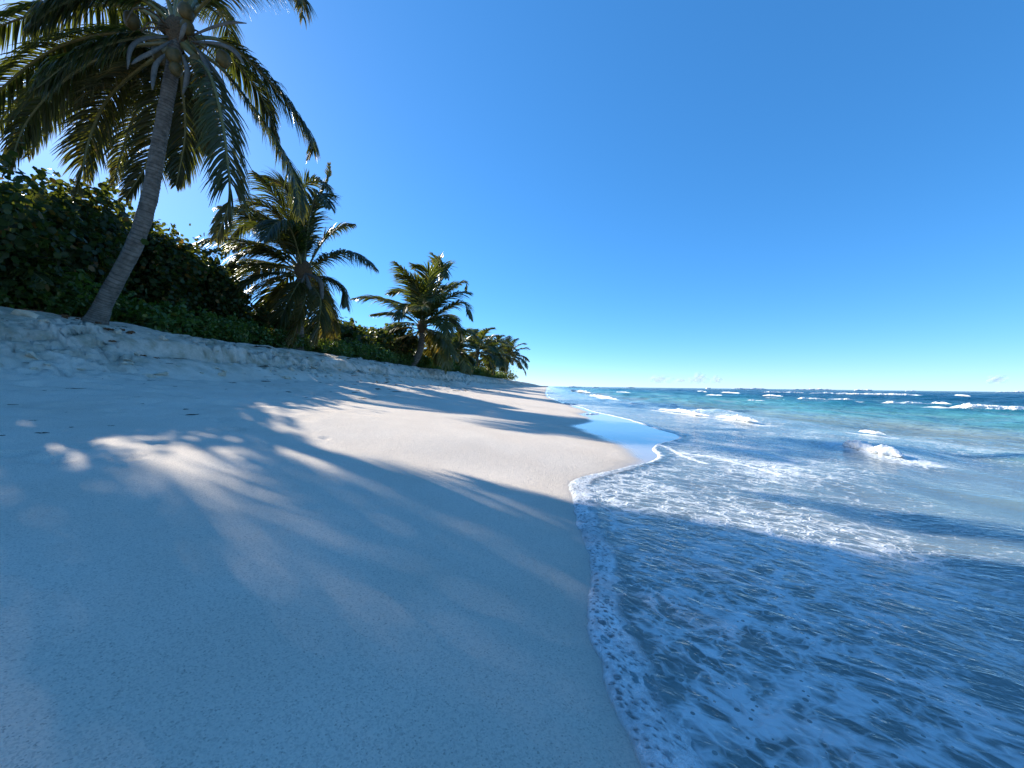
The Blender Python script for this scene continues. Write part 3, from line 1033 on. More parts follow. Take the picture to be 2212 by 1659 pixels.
# ------------------------------------------------------------------ the tall palm
D1 = 6.5
b1 = P(205, 690, D1)
b1[2] = ground(b1[0], b1[1]) - 0.05
palm1 = empty('coconut_palm', tuple(b1), label='tall leaning coconut palm with ringed grey trunk on the sand bank', category='palm tree')
tp = [b1, P(232, 640, D1), P(290, 530, D1 - .05), P(322, 430, D1 - .1), P(340, 330, D1 - .15), P(358, 230, D1 - .2), P(374, 140, D1 - .25), P(384, 60, D1 - .25)]
palm_trunk(palm1, tp, 0.120, 0.080, 3, rings=95, flare=1.5)
C1 = P(384, 75, D1 - .25)
F1 = [  # control points px,py,depth offset ; leaflet length ; hang ; dry
    ([(384, 70, 0), (300, 20, .1), (190, 12, .3), (60, 35, .3), (-90, 95, .3)], .62, 1.2, 0),
    ([(384, 60, 0), (310, 0, -.3), (230, -20, -.6), (130, 10, -.9), (60, 60, -1.1)], .60, 1.3, .05),
    ([(380, 85, 0), (322, 78, -.2), (240, 92, -.5), (161, 125, -.8), (78, 190, -1.0)], .58, 1.0, 0),
    ([(378, 95, 0), (300, 100, .3), (193, 145, .7), (113, 210, 1.0), (55, 290, 1.1), (5, 350, 1.1)], .60, 1.25, 0),
    ([(372, 105, 0), (300, 150, .4), (232, 215, .8), (196, 290, 1.0), (174, 380, 1.0), (168, 418, .95)], .66, .45, .15),
    ([(376, 110, .05), (356, 165, .6), (340, 258, 1.0), (318, 350, 1.15), (272, 425, 1.15)], .66, .35, .1),
    ([(388, 110, .05), (394, 190, .6), (400, 290, .9), (380, 400, 1.0)], .55, .5, .05),
    ([(400, 100, 0), (451, 160, -.3), (477, 250, -.5), (490, 338, -.6), (495, 430, -.65), (468, 515, -.6)], .62, .55, .12),
    ([(402, 95, 0), (480, 150, .2), (555, 245, .3), (597, 306, .35), (636, 385, .35), (648, 470, .3)], .62, .65, 0),
    ([(400, 80, 0), (484, 90, .4), (560, 152, .7), (629, 232, .9), (674, 300, .95), (669, 338, .9)], .60, .75, .05),
    ([(395, 60, 0), (460, -10, -.4), (560, -60, -.8), (640, -20, -1.1), (655, 38, -1.15)], .60, .95, .15),
    ([(390, 55, 0), (440, -40, .5), (540, -110, 1.0), (650, -100, 1.4), (730, -30, 1.5)], .58, 1.0, 0),
    ([(385, 50, 0), (370, -80, .2), (330, -200, .5), (250, -270, .8), (160, -270, 1.0)], .55, .9, 0),
    ([(385, 50, 0), (400, -90, -.2), (430, -220, -.4), (500, -290, -.6), (590, -280, -.8)], .55, .9, 0),
    ([(385, 50, 0), (380, -100, .3), (390, -250, .6), (420, -350, 1.1)], .5, .6, 0),
    ([(384, 60, 0), (340, 10, 1.0), (300, 20, 1.9), (270, 90, 2.5), (260, 160, 2.7)], .6, .9, 0),
    ([(388, 60, 0), (430, 0, 1.0), (470, 20, 1.9), (500, 90, 2.5), (510, 170, 2.8)], .6, .9, 0),
    ([(384, 60, 0), (330, -60, .4), (230, -110, .8), (100, -90, 1.1), (-10, -10, 1.2)], .6, 1.0, 0),
    ([(384, 100, 0), (420, 150, .7), (440, 230, 1.1), (445, 330, 1.3)], .5, .6, .4),
    ([(376, 100, 0), (310, 130, .8), (240, 200, 1.5), (200, 300, 1.9), (190, 390, 2.0)], .62, .5, .05),  # left-hand fronds from here down are extra, added to shade the foreground sand
    ([(376, 92, 0), (270, 105, .2), (150, 165, .35), (60, 260, .4), (15, 375, .35)], .6, .9, .1),
    ([(376, 95, 0), (280, 110, .9), (180, 170, 1.6), (110, 250, 2.0), (60, 340, 2.1)], .62, .8, .05),
    ([(376, 95, 0), (260, 85, .5), (140, 130, 1.0), (40, 210, 1.3), (-40, 320, 1.4)], .62, .9, .05),
    ([(376, 90, 0), (250, 72, .2), (120, 105, .3), (5, 190, .3), (-90, 300, .2)], .6, .9, .05),
    ([(380, 105, 0), (340, 160, 1.0), (290, 250, 1.8), (260, 340, 2.1), (245, 400, 2.1)], .62, .5, .1),
    ([(376, 90, 0), (290, 70, .9), (180, 110, 1.7), (90, 190, 2.2), (40, 270, 2.3)], .62, .8, 0),
    ([(398, 90, 0), (480, 110, .9), (560, 200, 1.6), (600, 300, 1.9)], .6, .7, 0),
]
for i, (pp, ll, hg, dr) in enumerate(F1):
    pts = [P(px, py, D1 - .25 + dz) for px, py, dz in pp]
    add_frond(palm1, pts, 300 + i, M_FROND, nleaf=170, leaf_len=ll * 1.08, hang=hg * 1.3 + .15, dry=dr, wid=0.0135, wind=0.15)
for i, pp in enumerate([
        [(372, 88, -.1), (335, 110, -.3), (300, 128, -.4), (283, 140, -.45)],
        [(365, 80, -.1), (310, 85, -.3), (283, 105, -.45), (276, 150, -.5)],
        [(372, 108, -.15), (340, 135, -.3), (332, 165, -.35), (330, 195, -.4)],
        [(395, 120, -.2), (405, 150, -.3), (402, 180, -.3), (395, 205, -.3)],
        [(425, 105, -.1), (445, 140, -.2), (453, 180, -.25), (452, 222, -.25)],
        [(410, 80, -.1), (460, 60, -.2), (500, 50, -.3), (533, 51, -.4)],
        [(415, 90, -.1), (470, 95, -.2), (505, 110, -.3), (528, 140, -.35)],
        [(440, 120, 0), (470, 165, 0), (485, 200, 0), (478, 242, 0)],
        [(388, 95, -.25), (392, 80, -.35), (398, 60, -.4), (402, 50, -.4)]]):
    bract(palm1, [P(a, b, D1 - .25 + c) for a, b, c in pp], 0.038, i)
for i, (px, py, dz, r) in enumerate([(376, 122, -.22, .10), (380, 150, -.2, .085), (483, 128, -.1, .10), (402, 25, -.25, .10), (285, 45, -.2, .10), (440, 150, .1, .1),
                                     (345, 120, .1, .1), (405, 60, -.2, .09), (360, 60, .05, .1), (425, 135, -.15, .09)]):
    ellipsoid('coconut', P(px, py, D1 - .25 + dz), (r, r, r * 1.3), M_NUT, palm1, i)
# loose fibre and old flower stalks under the crown
for i in range(16):
    g = np.random.default_rng(900 + i)
    a = g.uniform(0, 6.28); q = C1 + np.array([0, 0, -.05])
    L = g.uniform(.35, .9)
    d = np.array([math.cos(a), math.sin(a), 0.2])
    pts = [q, q + d * L * .4, q + d * L * .7 + np.array([0, 0, -L * .25]), q + d * L * .85 + np.array([0, 0, -L * .7])]
    v_, f_ = tube(spline(pts, 8) - np.array(palm1.location), np.linspace(.02, .006, 8), 5)
    link('flower_stalk', mesh_np('flower_stalk', v_, f_), M_FIBRE, palm1)
ellipsoid('crown_fibre', C1 + np.array([0, 0, .05]), (.13, .13, .26), M_FIBRE, palm1, 5, noise=.25)

# ------------------------------------------------------------------ further palms
def at_bank(px, v, py=None):
    k = (px - 1106) / F2
    # x = kY ; x*CA - Y*SA = v
    Yd = v / (k * CA - SA)
    return k * Yd, Yd


x2, y2 = at_bank(640, -8.9)
g2 = ground(x2, y2)
palm2 = empty('coconut_palm', (x2, y2, g2 - .05), label='bushy coconut palm with drooping dark skirt, next after the tall palm', category='palm tree')
c2 = P(655, 585, y2)
palm_trunk(palm2, [np.array([x2, y2, g2 - .05]), P(645, 690, y2), P(650, 640, y2), c2], 0.20, 0.15, 13, rings=40)
T2 = [([(655, 585, 0), (670, 500, .1), (690, 430, .3), (708, 390, .4), (712, 352, .4)], .35, .2, .1),
      ([(655, 585, 0), (645, 480, .2), (650, 410, .3), (690, 390, .2), (720, 420, 0)], .75, .7, 0),
      ([(655, 585, 0), (640, 470, -.2), (610, 400, -.5), (560, 380, -.8)], .8, .5, 0),
      ([(655, 585, 0), (610, 480, -.4), (560, 440, -.8), (508, 455, -1.1)], .8, .6, 0),
      ([(650, 585, 0), (590, 510, .3), (540, 480, .6), (500, 510, .9), (485, 550, 1.0)], .8, .8, 0),
      ([(650, 590, 0), (590, 550, -.5), (540, 545, -1.0), (490, 580, -1.3)], .8, .7, 0),
      ([(650, 595, 0), (590, 570, .6), (530, 570, 1.1), (490, 620, 1.4), (485, 660, 1.4)], .8, .8, .1),
      ([(650, 600, 0), (610, 590, -.8), (560, 600, -1.5), (500, 640, -2.0)], .7, .4, .05),
      ([(652, 605, 0), (640, 620, -.8), (610, 680, -1.4), (590, 735, -1.5)], .7, .5, .1),
      ([(655, 605, 0), (660, 640, -.8), (645, 690, -1.2), (630, 745, -1.2)], .65, .4, .3),
      ([(655, 605, 0), (690, 640, -.5), (690, 690, -.8), (680, 740, -.8)], .7, .6, .15),
      ([(660, 600, 0), (700, 600, .3), (735, 620, .5), (748, 660, .5)], .7, .7, .1),
      ([(660, 590, 0), (700, 560, -.3), (750, 545, -.6), (790, 560, -.8), (812, 580, -.9)], .7, .9, 0),
      ([(660, 585, 0), (700, 520, .3), (740, 490, .6), (765, 485, .7)], .55, .7, 0),
      ([(655, 585, 0), (670, 460, -.4), (690, 420, -.8), (715, 450, -1.2)], .75, .6, 0),
      ([(655, 600, 0), (610, 630, .9), (570, 680, 1.3), (560, 730, 1.3)], .7, .6, .3),
      ([(655, 600, 0), (700, 640, .8), (715, 690, 1.1), (700, 730, 1.2)], .7, .6, .4),
      ([(650, 585, 0), (620, 500, 1.0), (570, 470, 1.9), (520, 500, 2.7)], .75, .7, 0),
      ([(655, 585, 0), (630, 500, -1.0), (600, 480, -1.9), (570, 520, -2.6)], .75, .7, 0),
      ([(655, 585, 0), (650, 450, .5), (630, 400, .9), (590, 400, 1.4)], .75, .6, 0)]
for i, (pp, ll, hg, dr) in enumerate(T2):
    add_frond(palm2, [P(a, b, y2 + c) for a, b, c in pp], 400 + i, M_FROND, nleaf=110, leaf_len=ll * 1.2, hang=hg * 1.35, dry=dr, wid=0.021, wind=0.3)
for i in range(14):
    g = np.random.default_rng(450 + i)
    add_frond(palm2, arc_frond(c2, math.pi + (1.1 * i + .4) % math.pi, math.radians(78 - 8.5 * i), 3.3 * g.uniform(.85, 1.1), 1.2 + .5 * g.random()), 450 + i, M_FROND,
              nleaf=80, leaf_len=.95, hang=.9, dry=(.3 if i > 10 else 0), wid=0.022, wind=.3)
ellipsoid('crown_fibre', c2, (.25, .25, .4), M_FIBRE, palm2, 7, noise=.25)
for k, (px, py) in enumerate(((668, 620), (690, 605), (640, 640))):
    bract(palm2, [P(660, 590, y2 - .3), P(px, py, y2 - .5), P(px + 5, py + 25, y2 - .5), P(px + 6, py + 55, y2 - .5)], .07, k)

x3, y3 = at_bank(886, -8.8)
g3 = ground(x3, y3)
palm3 = empty('coconut_palm', (x3, y3, g3 - .05), label='windswept bright green coconut palm with a short curved trunk', category='palm tree')
c3 = P(912, 705, y3)
palm_trunk(palm3, [np.array([x3, y3, g3 - .05]), P(903, 768, y3), P(910, 745, y3), c3], 0.22, 0.15, 23, rings=34)
T3 = [([(912, 705, 0), (925, 630, 0), (945, 570, .3), (935, 548, .5)], .8, .5, 0),
      ([(912, 705, 0), (935, 640, .5), (960, 590, .9), (945, 555, 1.2)], .8, .5, 0),
      ([(912, 705, 0), (920, 640, -.6), (925, 590, -1.2), (890, 570, -1.6)], .85, .5, 0),
      ([(912, 705, 0), (910, 650, -.8), (895, 610, -1.6), (860, 595, -2.0)], .85, .5, 0),
      ([(912, 705, 0), (900, 655, .5), (875, 630, .9), (840, 635, 1.2)], .8, .5, 0),
      ([(910, 705, 0), (890, 670, .2), (855, 652, .4), (822, 648, .6)], .6, .4, 0),
      ([(910, 708, 0), (880, 685, -.4), (840, 678, -.8), (803, 681, -1.0)], .6, .4, 0),
      ([(910, 712, 0), (880, 708, .4), (845, 718, .8), (812, 740, 1.0)], .75, .6, .5),
      ([(908, 714, 0), (875, 728, -.6), (840, 738, -1.2), (806, 745, -1.6)], .7, .35, .35),
      ([(908, 714, 0), (890, 735, .4), (870, 755, .7), (850, 770, .9)], .7, .5, .5),
      ([(915, 705, 0), (950, 660, 0), (975, 625, .2), (1004, 610, .3), (1008, 630, .3)], .5, .7, 0),
      ([(915, 705, 0), (960, 670, -.3), (1000, 655, -.6), (1020, 690, -.8)], .65, .7, 0),
      ([(915, 708, 0), (955, 690, .6), (985, 700, 1.0), (1000, 735, 1.2)], .7, .8, 0),
      ([(915, 712, 0), (945, 720, -.8), (965, 745, -1.4), (985, 775, -1.6)], .75, .6, .15),
      ([(915, 712, 0), (935, 735, .8), (945, 760, 1.2), (950, 785, 1.4)], .7, .6, .4),
      ([(912, 705, 0), (930, 660, -1.0), (940, 640, -2.0), (930, 650, -3.0)], .8, .6, 0),
      ([(912, 705, 0), (900, 670, -1.2), (880, 660, -2.2), (860, 690, -3.0)], .8, .6, 0),
      ([(912, 705, 0), (945, 650, 1.2), (965, 620, 2.2), (970, 620, 3.2)], .8, .6, 0),
      ([(912, 705, 0), (935, 620, .2), (955, 575, .1), (965, 600, -.3)], .8, .5, 0),
      ([(912, 708, 0), (940, 690, -1.2), (960, 700, -2.2), (970, 730, -2.8)], .75, .8, .1)]
for i, (pp, ll, hg, dr) in enumerate(T3):
    add_frond(palm3, [P(a, b, y3 + c) for a, b, c in pp], 500 + i, M_FRONDY, nleaf=72, leaf_len=ll * 1.5, hang=hg, dry=dr, wid=0.042, wind=0.5)
for i in range(12):
    g = np.random.default_rng(550 + i)
    add_frond(palm3, arc_frond(c3, 2.399 * i + 1.1, math.radians(80 - 9.0 * i), 4.0 * g.uniform(.85, 1.1), 1.1 + .5 * g.random()), 550 + i, M_FRONDY,
              nleaf=64, leaf_len=1.1, hang=.7, dry=(.4 if i > 9 else 0), wid=0.038, wind=.5)
ellipsoid('crown_fibre', c3, (.28, .28, .4), M_FIBRE, palm3, 8, noise=.25)


def far_palm(px, v, toppx, crown, lean, seed, label, nf=20, L=3.6, mat=None):
    x, y = at_bank(px, v)
    z = ground(x, y)
    root = empty('coconut_palm', (x, y, z - .05), label=label, category='palm tree')
    c = P(crown[0], crown[1], y)
    b = np.array([x, y, z - .05])
    palm_trunk(root, [b, b * .65 + c * .35 + np.array([lean * .3, 0, -.1]), b * .3 + c * .7 + np.array([lean * .2, 0, 0]), c], .2, .15, seed, rings=30, seg=10)
    g = np.random.default_rng(seed)
    for i in range(nf):
        az = 2 * math.pi * i * 0.381966 + g.normal(0, .15)
        el = math.radians(80 - 105 * (i / nf) ** 0.9)
        pts = arc_frond(c, az, el, L * g.uniform(.85, 1.1), 1.15 + .5 * g.random(), 0)
        pts = [q + np.array([-.5, 0, 0]) * .12 * k for k, q in enumerate(pts)]
        add_frond(root, pts, seed * 50 + i, mat or M_FRONDY, nleaf=46, leaf_len=1.15, hang=.6, dry=(.45 if i > nf - 4 else 0.0), wid=0.06, wind=.6)
    ellipsoid('crown_fibre', c, (.25, .25, .35), M_FIBRE, root, seed, noise=.2)
    return root


far_palm(975, -9.0, 0, (985, 762), .2, 60, 'low young palm with yellowing fronds crouched beside the windswept palm', 15, 2.6)
far_palm(1022, -9.0, 0, (1032, 762), .3, 61, 'first palm of the far clump beyond the windswept palm', 20, 3.7)
far_palm(1042, -9.2, 0, (1062, 768), .6, 62, 'middle palm of the far clump, leaning on a pale trunk', 20, 3.7)
far_palm(1078, -9.4, 0, (1100, 772), .9, 63, 'last palm of the far clump, leaning out over the beach', 20, 4.6, M_FROND)
far_palm(1082, -11.0, 0, (1088, 765), .3, 64, 'palm hidden at the back of the far clump', 16, 4.0, M_FROND)

# young palm at the left edge of the hedge
xy_, yy_ = -8.85, 6.3
zy = ground(xy_, yy_)
palmy = empty('young_palm', (xy_, yy_, zy - .03), label='stemless young palm with arching fronds in front of the hedge', category='palm tree')
cy_ = np.array([xy_, yy_, zy + .25])
for i, pp in enumerate([[(45, 600, .1), (80, 562, 0), (135, 560, -.2)], [(10, 560, 0), (30, 500, .1), (70, 478, .2)], [(-20, 520, 0), (-5, 475, 0), (30, 470, .1)],
                        [(-40, 580, 0), (-60, 540, 0), (-100, 560, .1)], [(20, 600, -.2), (60, 585, -.4), (100, 610, -.5)], [(-10, 600, .3), (10, 560, .6), (40, 545, .9)]]):
    pts = [cy_] + [P(a, b, yy_ + c) for a, b, c in pp]
    add_frond(palmy, pts, 700 + i, M_FROND, nleaf=46, leaf_len=.42, hang=.55, wid=0.016, wind=.2, rr=.014)

U1 = uv(b1[0], b1[1])[0]; U2 = uv(x2, y2)[0]; U3 = uv(x3, y3)[0]


def stretch(u):
    if u < U1 - 1.2:
        return 'beside the young palm'
    if u < U1 + 1.2:
        return 'by the foot of the tall leaning palm'
    if u < U2 - 1.5:
        return 'between the tall palm and the bushy palm'
    if u < U2 + 1.5:
        return 'by the foot of the bushy palm'
    if u < U3 - 2:
        return 'between the bushy palm and the windswept palm'
    if u < U3 + 2:
        return 'by the foot of the windswept palm'
    return 'past the windswept palm'


# ------------------------------------------------------------------ shrubs
def leaf_cloud(cent, rad, n, size, seed, shell=0.45, up=0.35, narrow=1.0, lumps=20):
    """leaves through a lumpy crown; cent/rad local"""
    g = np.random.default_rng(seed)
    rad = np.array(rad); cent = np.array(cent)
    K = lumps
    ld = g.normal(size=(K, 3)); ld /= np.linalg.norm(ld, axis=1)[:, None]
    ld[:, 2] = ld[:, 2] * 0.75 + 0.25
    lc = cent + ld * rad * (0.62 + 0.22 * g.random((K, 1)))
    lr = rad.mean() * (0.27 + 0.17 * g.random(K))
    w = lr ** 2
    idx = g.choice(K, size=n, p=w / w.sum())
    d = g.normal(size=(n, 3)); d /= np.linalg.norm(d, axis=1)[:, None]
    rr_ = 1 - shell * g.random(n) ** 1.5
    p = lc[idx] + d * (rr_ * lr[idx])[:, None]
    # sprigs that stick out of the clumps
    ns = max(20, n // 70); per = 10; m0 = ns * per
    sd = np.repeat(d[:ns], per, axis=0) + np.array([0, 0, .25])
    p[:m0] = np.repeat(lc[idx[:ns]], per, axis=0) + sd * (np.repeat(lr[idx[:ns]], per) * (0.85 + 0.30 * g.random(m0)))[:, None] + g.normal(size=(m0, 3)) * size * 0.9
    inner = g.random(n) < 0.16
    inner[:m0] = False
    p[inner] = cent + g.normal(size=(inner.sum(), 3)) * rad * 0.34
    p[:, 2] = np.maximum(p[:, 2], 0.02)
    nrm = d * 0.6 + g.normal(size=(n, 3)) * 0.55 + np.array([0, 0, up])
    nrm /= np.linalg.norm(nrm, axis=1)[:, None]
    a1 = np.cross(nrm, g.normal(size=(n, 3))); a1 /= np.linalg.norm(a1, axis=1)[:, None]
    a2 = np.cross(nrm, a1)
    sz = size * (0.6 + 0.7 * g.random(n))
    k = 6
    ang = np.linspace(0, 2 * math.pi, k, endpoint=False)
    vv = np.zeros((n, k, 3))
    for j in range(k):
        vv[:, j] = p + a1 * (np.cos(ang[j]) * sz)[:, None] + a2 * (np.sin(ang[j]) * sz * narrow)[:, None] + nrm * (0.22 * abs(np.sin(ang[j])) * sz)[:, None]
    base = np.arange(n)[:, None] * k
    quads = np.concatenate([base + np.array([[0, 1, 2, 3]]), base + np.array([[0, 3, 4, 5]])])
    m_ = mesh_np('crown', vv.reshape(-1, 3), quads, smooth=False)
    tone = np.repeat(np.clip(g.random(n) * .8 + 0.25 * (rr_ - .7), 0, 1), k)
    dry = np.repeat(np.where(g.random(n) < .08, g.random(n), 0), k)
    attr(m_, 'tone', tone); attr(m_, 'dry', dry)
    return m_


def shrub_wood(h, spread, seed, n=7, r=0.04):
    g = np.random.default_rng(seed)
    vs_, fs_ = [], []; o = 0
    for i in range(n):
        a = g.uniform(0, 6.28); s = spread * g.uniform(.3, .9)
        q = np.array([g.normal(0, .12), g.normal(0, .12), -.1])
        e = np.array([math.cos(a) * s, math.sin(a) * s, h * g.uniform(.55, .9)])
        pts = [q, q * .6 + e * .35 + g.normal(0, .08, 3), q * .3 + e * .7 + g.normal(0, .1, 3), e]
        v_, f_ = tube(spline(pts, 9), np.linspace(r, r * .25, 9), 6)
        vs_.append(v_); fs_.append(f_ + o); o += len(v_)
    return mesh_np('trunk', np.concatenate(vs_), np.concatenate(fs_))


def shrub(name, x, y, h, rx, ry, seed, n, size, mat, label, group=None, meshes=None, rz=0.0, narrow=1.0, shell=.5, wood=True):
    z = ground(x, y)
    root = empty(name, (x, y, z), label=label, category='shrub')
    if group:
        root['group'] = group
    root.rotation_euler[2] = rz
    if meshes is None:
        cm = leaf_cloud((0, 0, h * .46), (rx, ry, h * .54), n, size, seed, shell, narrow=narrow)
        cm.materials.append(mat)
        wm = shrub_wood(h, min(rx, ry) * .8, seed) if wood else None
        if wm:
            wm.materials.append(M_WOOD)
        meshes = (cm, wm)
    link('crown', meshes[0], mat, root)
    if meshes[1]:
        link('trunk', meshes[1], M_WOOD, root)
    return root, meshes


HEDGE = [  # px of the middle, v, top px y, half width m, leaves, label
    (-420, -9.6, 280, 2.2, 6000, 'big sea grape bush closing the hedge beyond the young palm'),
    (-120, -10.4, 375, 1.8, 7000, 'tall sea grape bush directly behind the young palm'),
    (50, -10.6, 395, 1.5, 7500, 'tall round-leaved sea grape bush rising over the young palm'),
    (165, -10.4, 436, 1.4, 6500, 'sea grape bush under the hanging fronds on the hedge side of the tall palm'),
    (275, -10.6, 474, 1.3, 6500, 'dark sea grape bush right behind the leaning trunk'),
    (385, -10.6, 522, 1.2, 6500, 'dark sea grape bush just past the leaning trunk'),
    (455, -10.8, 592, 1.1, 3500, 'loose lacy sea grape bush between the tall palm and the bushy palm'),
    (530, -10.6, 668, 1.4, 4500, 'low dark sea grape bush crowding the bushy palm'),
    (615, -11.5, 690, 1.6, 4000, 'dark sea grape bush behind the bushy palm'),
    (715, -10.6, 702, 1.7, 3500, 'sea grape bush in the gap past the bushy palm'),
    (775, -10.8, 712, 1.7, 3000, 'low sea grape bush midway to the windswept palm'),
    (835, -10.9, 708, 2.2, 3500, 'sea grape bush behind the yellow fronds of the windswept palm'),
    (900, -11.5, 735, 2.4, 3000, 'sea grape bush behind the curved trunk'),
    (960, -11.0, 765, 3.0, 2500, 'dark bush between the windswept palm and the far clump'),
    (1010, -11.5, 778, 3.5, 2500, 'dark bush at the foot of the far clump'),
    (1060, -11.5, 790, 4.5, 2500, 'low dark bush at the end of the far clump'),
    (1098, -9.4, 808, 2.2, 900, 'last low bush on the bank past the far clump'),
]
for i, (px, v, top, hw, n, lab) in enumerate(HEDGE):
    x, y = at_bank(px, v)
    z = ground(x, y)
    zt = P(px, top, y)[2]
    h = max(zt - z, .5)
    shrub('sea_grape_bush', x, y, h * .98, hw * 1.1, hw * 1.1, 800 + i, int(n * (2.0 if y < 16 else 1)), 0.050 if y < 16 else 0.09, M_GRAPE, lab, shell=.6)
# unseen second row, added behind the hedge to shade the foreground
for i, (px, v, hh) in enumerate(((-500, -13.5, 4.0), (-260, -13.5, 3.6))):
    x, y = at_bank(px, v)
    shrub('sea_grape_bush', x, y, hh, 1.9, 1.9, 840 + i, 4500, 0.095, M_GRAPE, 'unseen sea grape bush added for shade in the back row of the hedge', 'back row of the hedge', shell=.6)
# low leafy shrubs along the top of the bank
low_meshes = []
gl = np.random.default_rng(55)
k = 0
u_ = 2.0
while u_ < 62:
    hh = gl.uniform(.45, .75) * (1.0 if u_ < 20 else 1.2)
    v_ = -9.05 + gl.uniform(-.25, .25)
    x, y = xy(u_, v_)
    if k < 5:
        r_, ms = shrub('beach_shrub', x, y, hh, .85, .7, 870 + k, 2400, .045, M_LOW, 'low green leafy shrub on the bank top ' + stretch(u_), 'low leafy shrubs along the bank top', narrow=.55, shell=.8, wood=False)
        low_meshes.append(ms)
    else:
        r_, ms = shrub('beach_shrub', x, y, hh, .85, .7, 0, 0, 0, M_LOW, 'low green leafy shrub on the bank top ' + stretch(u_), 'low leafy shrubs along the bank top', meshes=low_meshes[k % 5], rz=gl.uniform(0, 6.28))
        s = gl.uniform(.85, 1.25) * (1.0 if u_ < 25 else 1.3)
        r_.scale = (s, s, s)
    k += 1
    u_ += gl.uniform(.6, .85) * (1.0 if u_ < 25 else 1.5)

# ------------------------------------------------------------------ clods, litter
def hull_mesh(name, seed, sx, sy, sz, n=13):
    g = np.random.default_rng(seed)
    bm = bmesh.new()
    for i in range(n):
        p = g.normal(size=3); p /= np.linalg.norm(p)
        p = np.sign(p) * np.abs(p) ** .7
        bm.verts.new((p[0] * sx, p[1] * sy, p[2] * sz))
    r = bmesh.ops.convex_hull(bm, input=bm.verts)
    bmesh.ops.delete(bm, geom=[e for e in r['geom_interior'] if isinstance(e, bmesh.types.BMVert)], context='VERTS')
    m_ = bpy.data.meshes.new(name)
    bm.to_mesh(m_); bm.free()
    m_.materials.append(M_CLOD)
    return m_


clods = [hull_mesh('sand_clod', 1000 + i, .10, .085, .05) for i in range(7)]
gc = np.random.default_rng(77)
for i in range(150):
    u_ = 1.5 + 20 * gc.random() ** 1.6
    foot, top = [float(q[0]) for q in bank_lines(np.array([u_]))]
    tt = gc.beta(1.4, 1.8) * 0.95 - .08
    v_ = foot + (top - foot) * tt
    x, y = xy(u_, v_)
    o = bpy.data.objects.new('sand_clod', clods[i % 7]); COL.objects.link(o)
    s = 0.35 + 1.0 * gc.random() ** 2.2
    o.location = (x, y, ground(x, y) + .008 * s)
    o.rotation_euler = (gc.normal(0, .3), gc.normal(0, .3) , gc.uniform(0, 6.28))
    o.scale = (s * gc.uniform(.8, 1.3), s, s * gc.uniform(.7, 1.1))
    o['label'] = 'clod of damp sand on the broken bank ' + stretch(u_)
    o['category'] = 'sand clod'; o['group'] = 'clods broken off the sand bank'


def twig_mesh(seed, L, r, mat):
    g = np.random.default_rng(seed)
    pts = [np.array([-L / 2, 0, r]), np.array([-L / 6, g.normal(0, L * .08), r * 1.6]), np.array([L / 6, g.normal(0, L * .1), r * 1.2]), np.array([L / 2, g.normal(0, L * .08), r])]
    v_, f_ = tube(spline(pts, 7), r * np.array([.5, .9, 1, 1.1, .9, .7, .3]), 5)
    m_ = mesh_np('twig', v_, f_); m_.materials.append(mat)
    return m_


def weed_mesh(seed, mat):
    g = np.random.default_rng(seed)
    vs_, fs_, o = [], [], 0
    for i in range(5):
        a = g.uniform(0, 6.28); L = g.uniform(.04, .10)
        pts = [np.array([g.normal(0, .02), g.normal(0, .02), .004]), np.array([math.cos(a) * L * .5, math.sin(a) * L * .5, .02]), np.array([math.cos(a + .4) * L, math.sin(a + .4) * L, .005])]
        v_, f_ = tube(spline(pts, 5), np.array([.009, .015, .016, .012, .005]), 4)
        vs_.append(v_); fs_.append(f_ + o); o += len(v_)
    m_ = mesh_np('seaweed_scrap', np.concatenate(vs_), np.concatenate(fs_)); m_.materials.append(mat)
    return m_


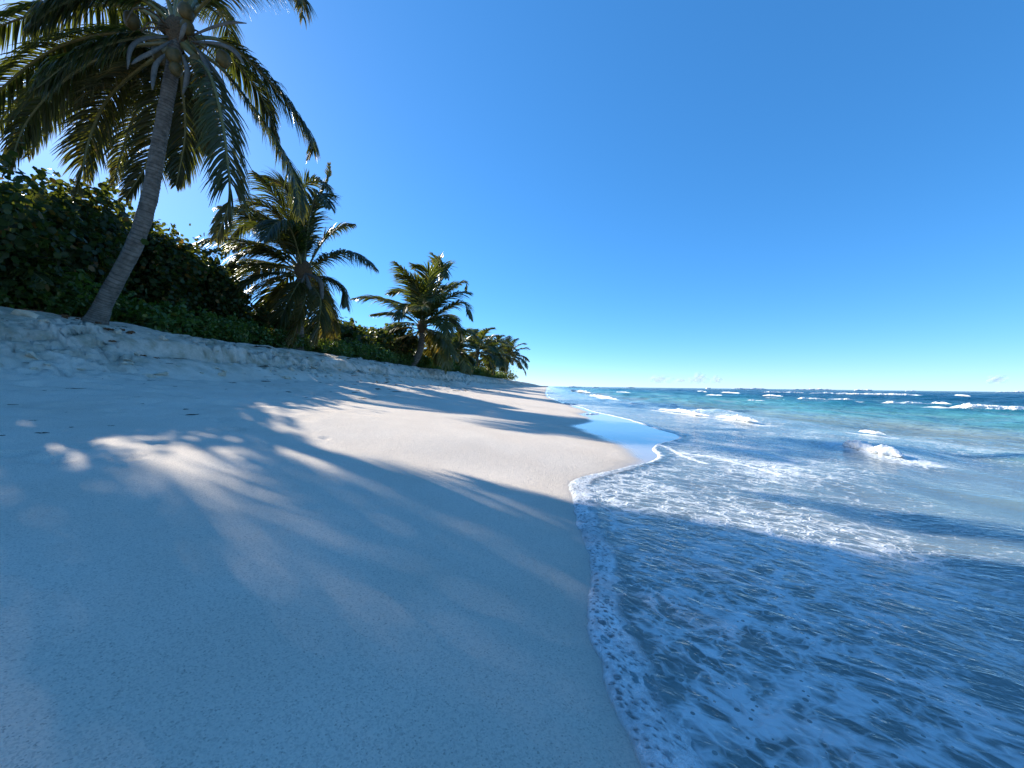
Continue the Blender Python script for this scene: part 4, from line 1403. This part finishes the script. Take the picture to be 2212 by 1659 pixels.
twigs = [twig_mesh(i, .24 + .06 * i, .011, M_WEED) for i in range(4)]
weeds = [weed_mesh(i, M_WEED) for i in range(5)]
rusts = [weed_mesh(20 + i, M_RUST) for i in range(3)]
for i in range(380):
    u_ = 1.2 + 26 * gc.random() ** 1.5
    r = gc.random()
    foot, top = [float(q[0]) for q in bank_lines(np.array([u_]))]
    if r < .36:
        v_ = top + gc.normal(.15, .25)
    elif r < .66:
        v_ = foot + (top - foot) * gc.random()
    else:
        v_ = foot + 2.6 * gc.random() ** 1.2
    x, y = xy(u_, v_)
    tw = i % 3 == 0
    me = twigs[i % 4] if tw else weeds[i % 5]
    nm = 'twig' if tw else 'seaweed_scrap'
    o = bpy.data.objects.new(nm, me); COL.objects.link(o)
    s = (0.28 + 0.75 * gc.random() ** 2) * (0.6 if u_ < 6 else 1.0 if u_ < 9 else 1.5)
    o.location = (x, y, ground(x, y) + .001)
    o.rotation_euler = (0, 0, gc.uniform(0, 6.28)); o.scale = (s * gc.uniform(.8, 2.0), s * gc.uniform(.4, 1.0), s * .5)
    o['category'] = 'twig' if tw else 'seaweed'
    o['label'] = ('thin dark twig on the sand ' if tw else 'dark scrap of dry seaweed on the sand ') + stretch(u_)
    o['group'] = 'twigs strewn over the sand bank' if tw else 'seaweed scraps strewn over the sand bank'
for i in range(26):
    x = b1[0] + gc.normal(-.1, .45); y = b1[1] + gc.normal(-.25, .2)
    o = bpy.data.objects.new('husk_litter', rusts[i % 3]); COL.objects.link(o)
    s = gc.uniform(.6, 1.2)
    o.location = (x, y, ground(x, y) + .002); o.rotation_euler = (0, 0, gc.uniform(0, 6.28)); o.scale = (s, s, s)
    o['label'] = 'rust brown scrap of palm litter at the foot of the tall palm'; o['category'] = 'litter'; o['group'] = 'palm litter round the tall trunk'

# ------------------------------------------------------------------ tiny clouds far out over the sea
for i, (px, py, w, h) in enumerate(((1423, 820, 26, 14), (1500, 820, 18, 10), (1516, 818, 18, 14), (1550, 820, 14, 12), (2155, 822, 20, 12), (1470, 822, 14, 7))):
    D = 6000.0
    c = P(px, py, D)
    g = np.random.default_rng(1200 + i)
    vs_, fs_, o_ = [], [], 0
    root = bpy.data.objects
    bm = bmesh.new()
    for k in range(9):
        s = g.uniform(.5, .9)
        mt = Matrix.Translation((g.normal(0, .3) * w / F2 * D, g.normal(0, .3) * w / F2 * D, g.normal(0, .28) * h / F2 * D)) @ Matrix.Diagonal((w / F2 * D * s * .6, w / F2 * D * s * .6, h / F2 * D * s * .6, 1))
        bmesh.ops.create_icosphere(bm, subdivisions=2, radius=1.0, matrix=mt)
    m_ = bpy.data.meshes.new('cloud'); bm.to_mesh(m_); bm.free()
    m_.polygons.foreach_set('use_smooth', np.ones(len(m_.polygons), dtype=bool))
    o = link('cloud', m_, M_CLOUD, label='tiny white cloud puff low above the sea horizon', category='cloud', group='cloud puffs over the horizon')
    o.location = c

print('tris', sum(len(o.data.polygons) * 2 for o in SC.objects if o.type == 'MESH'))
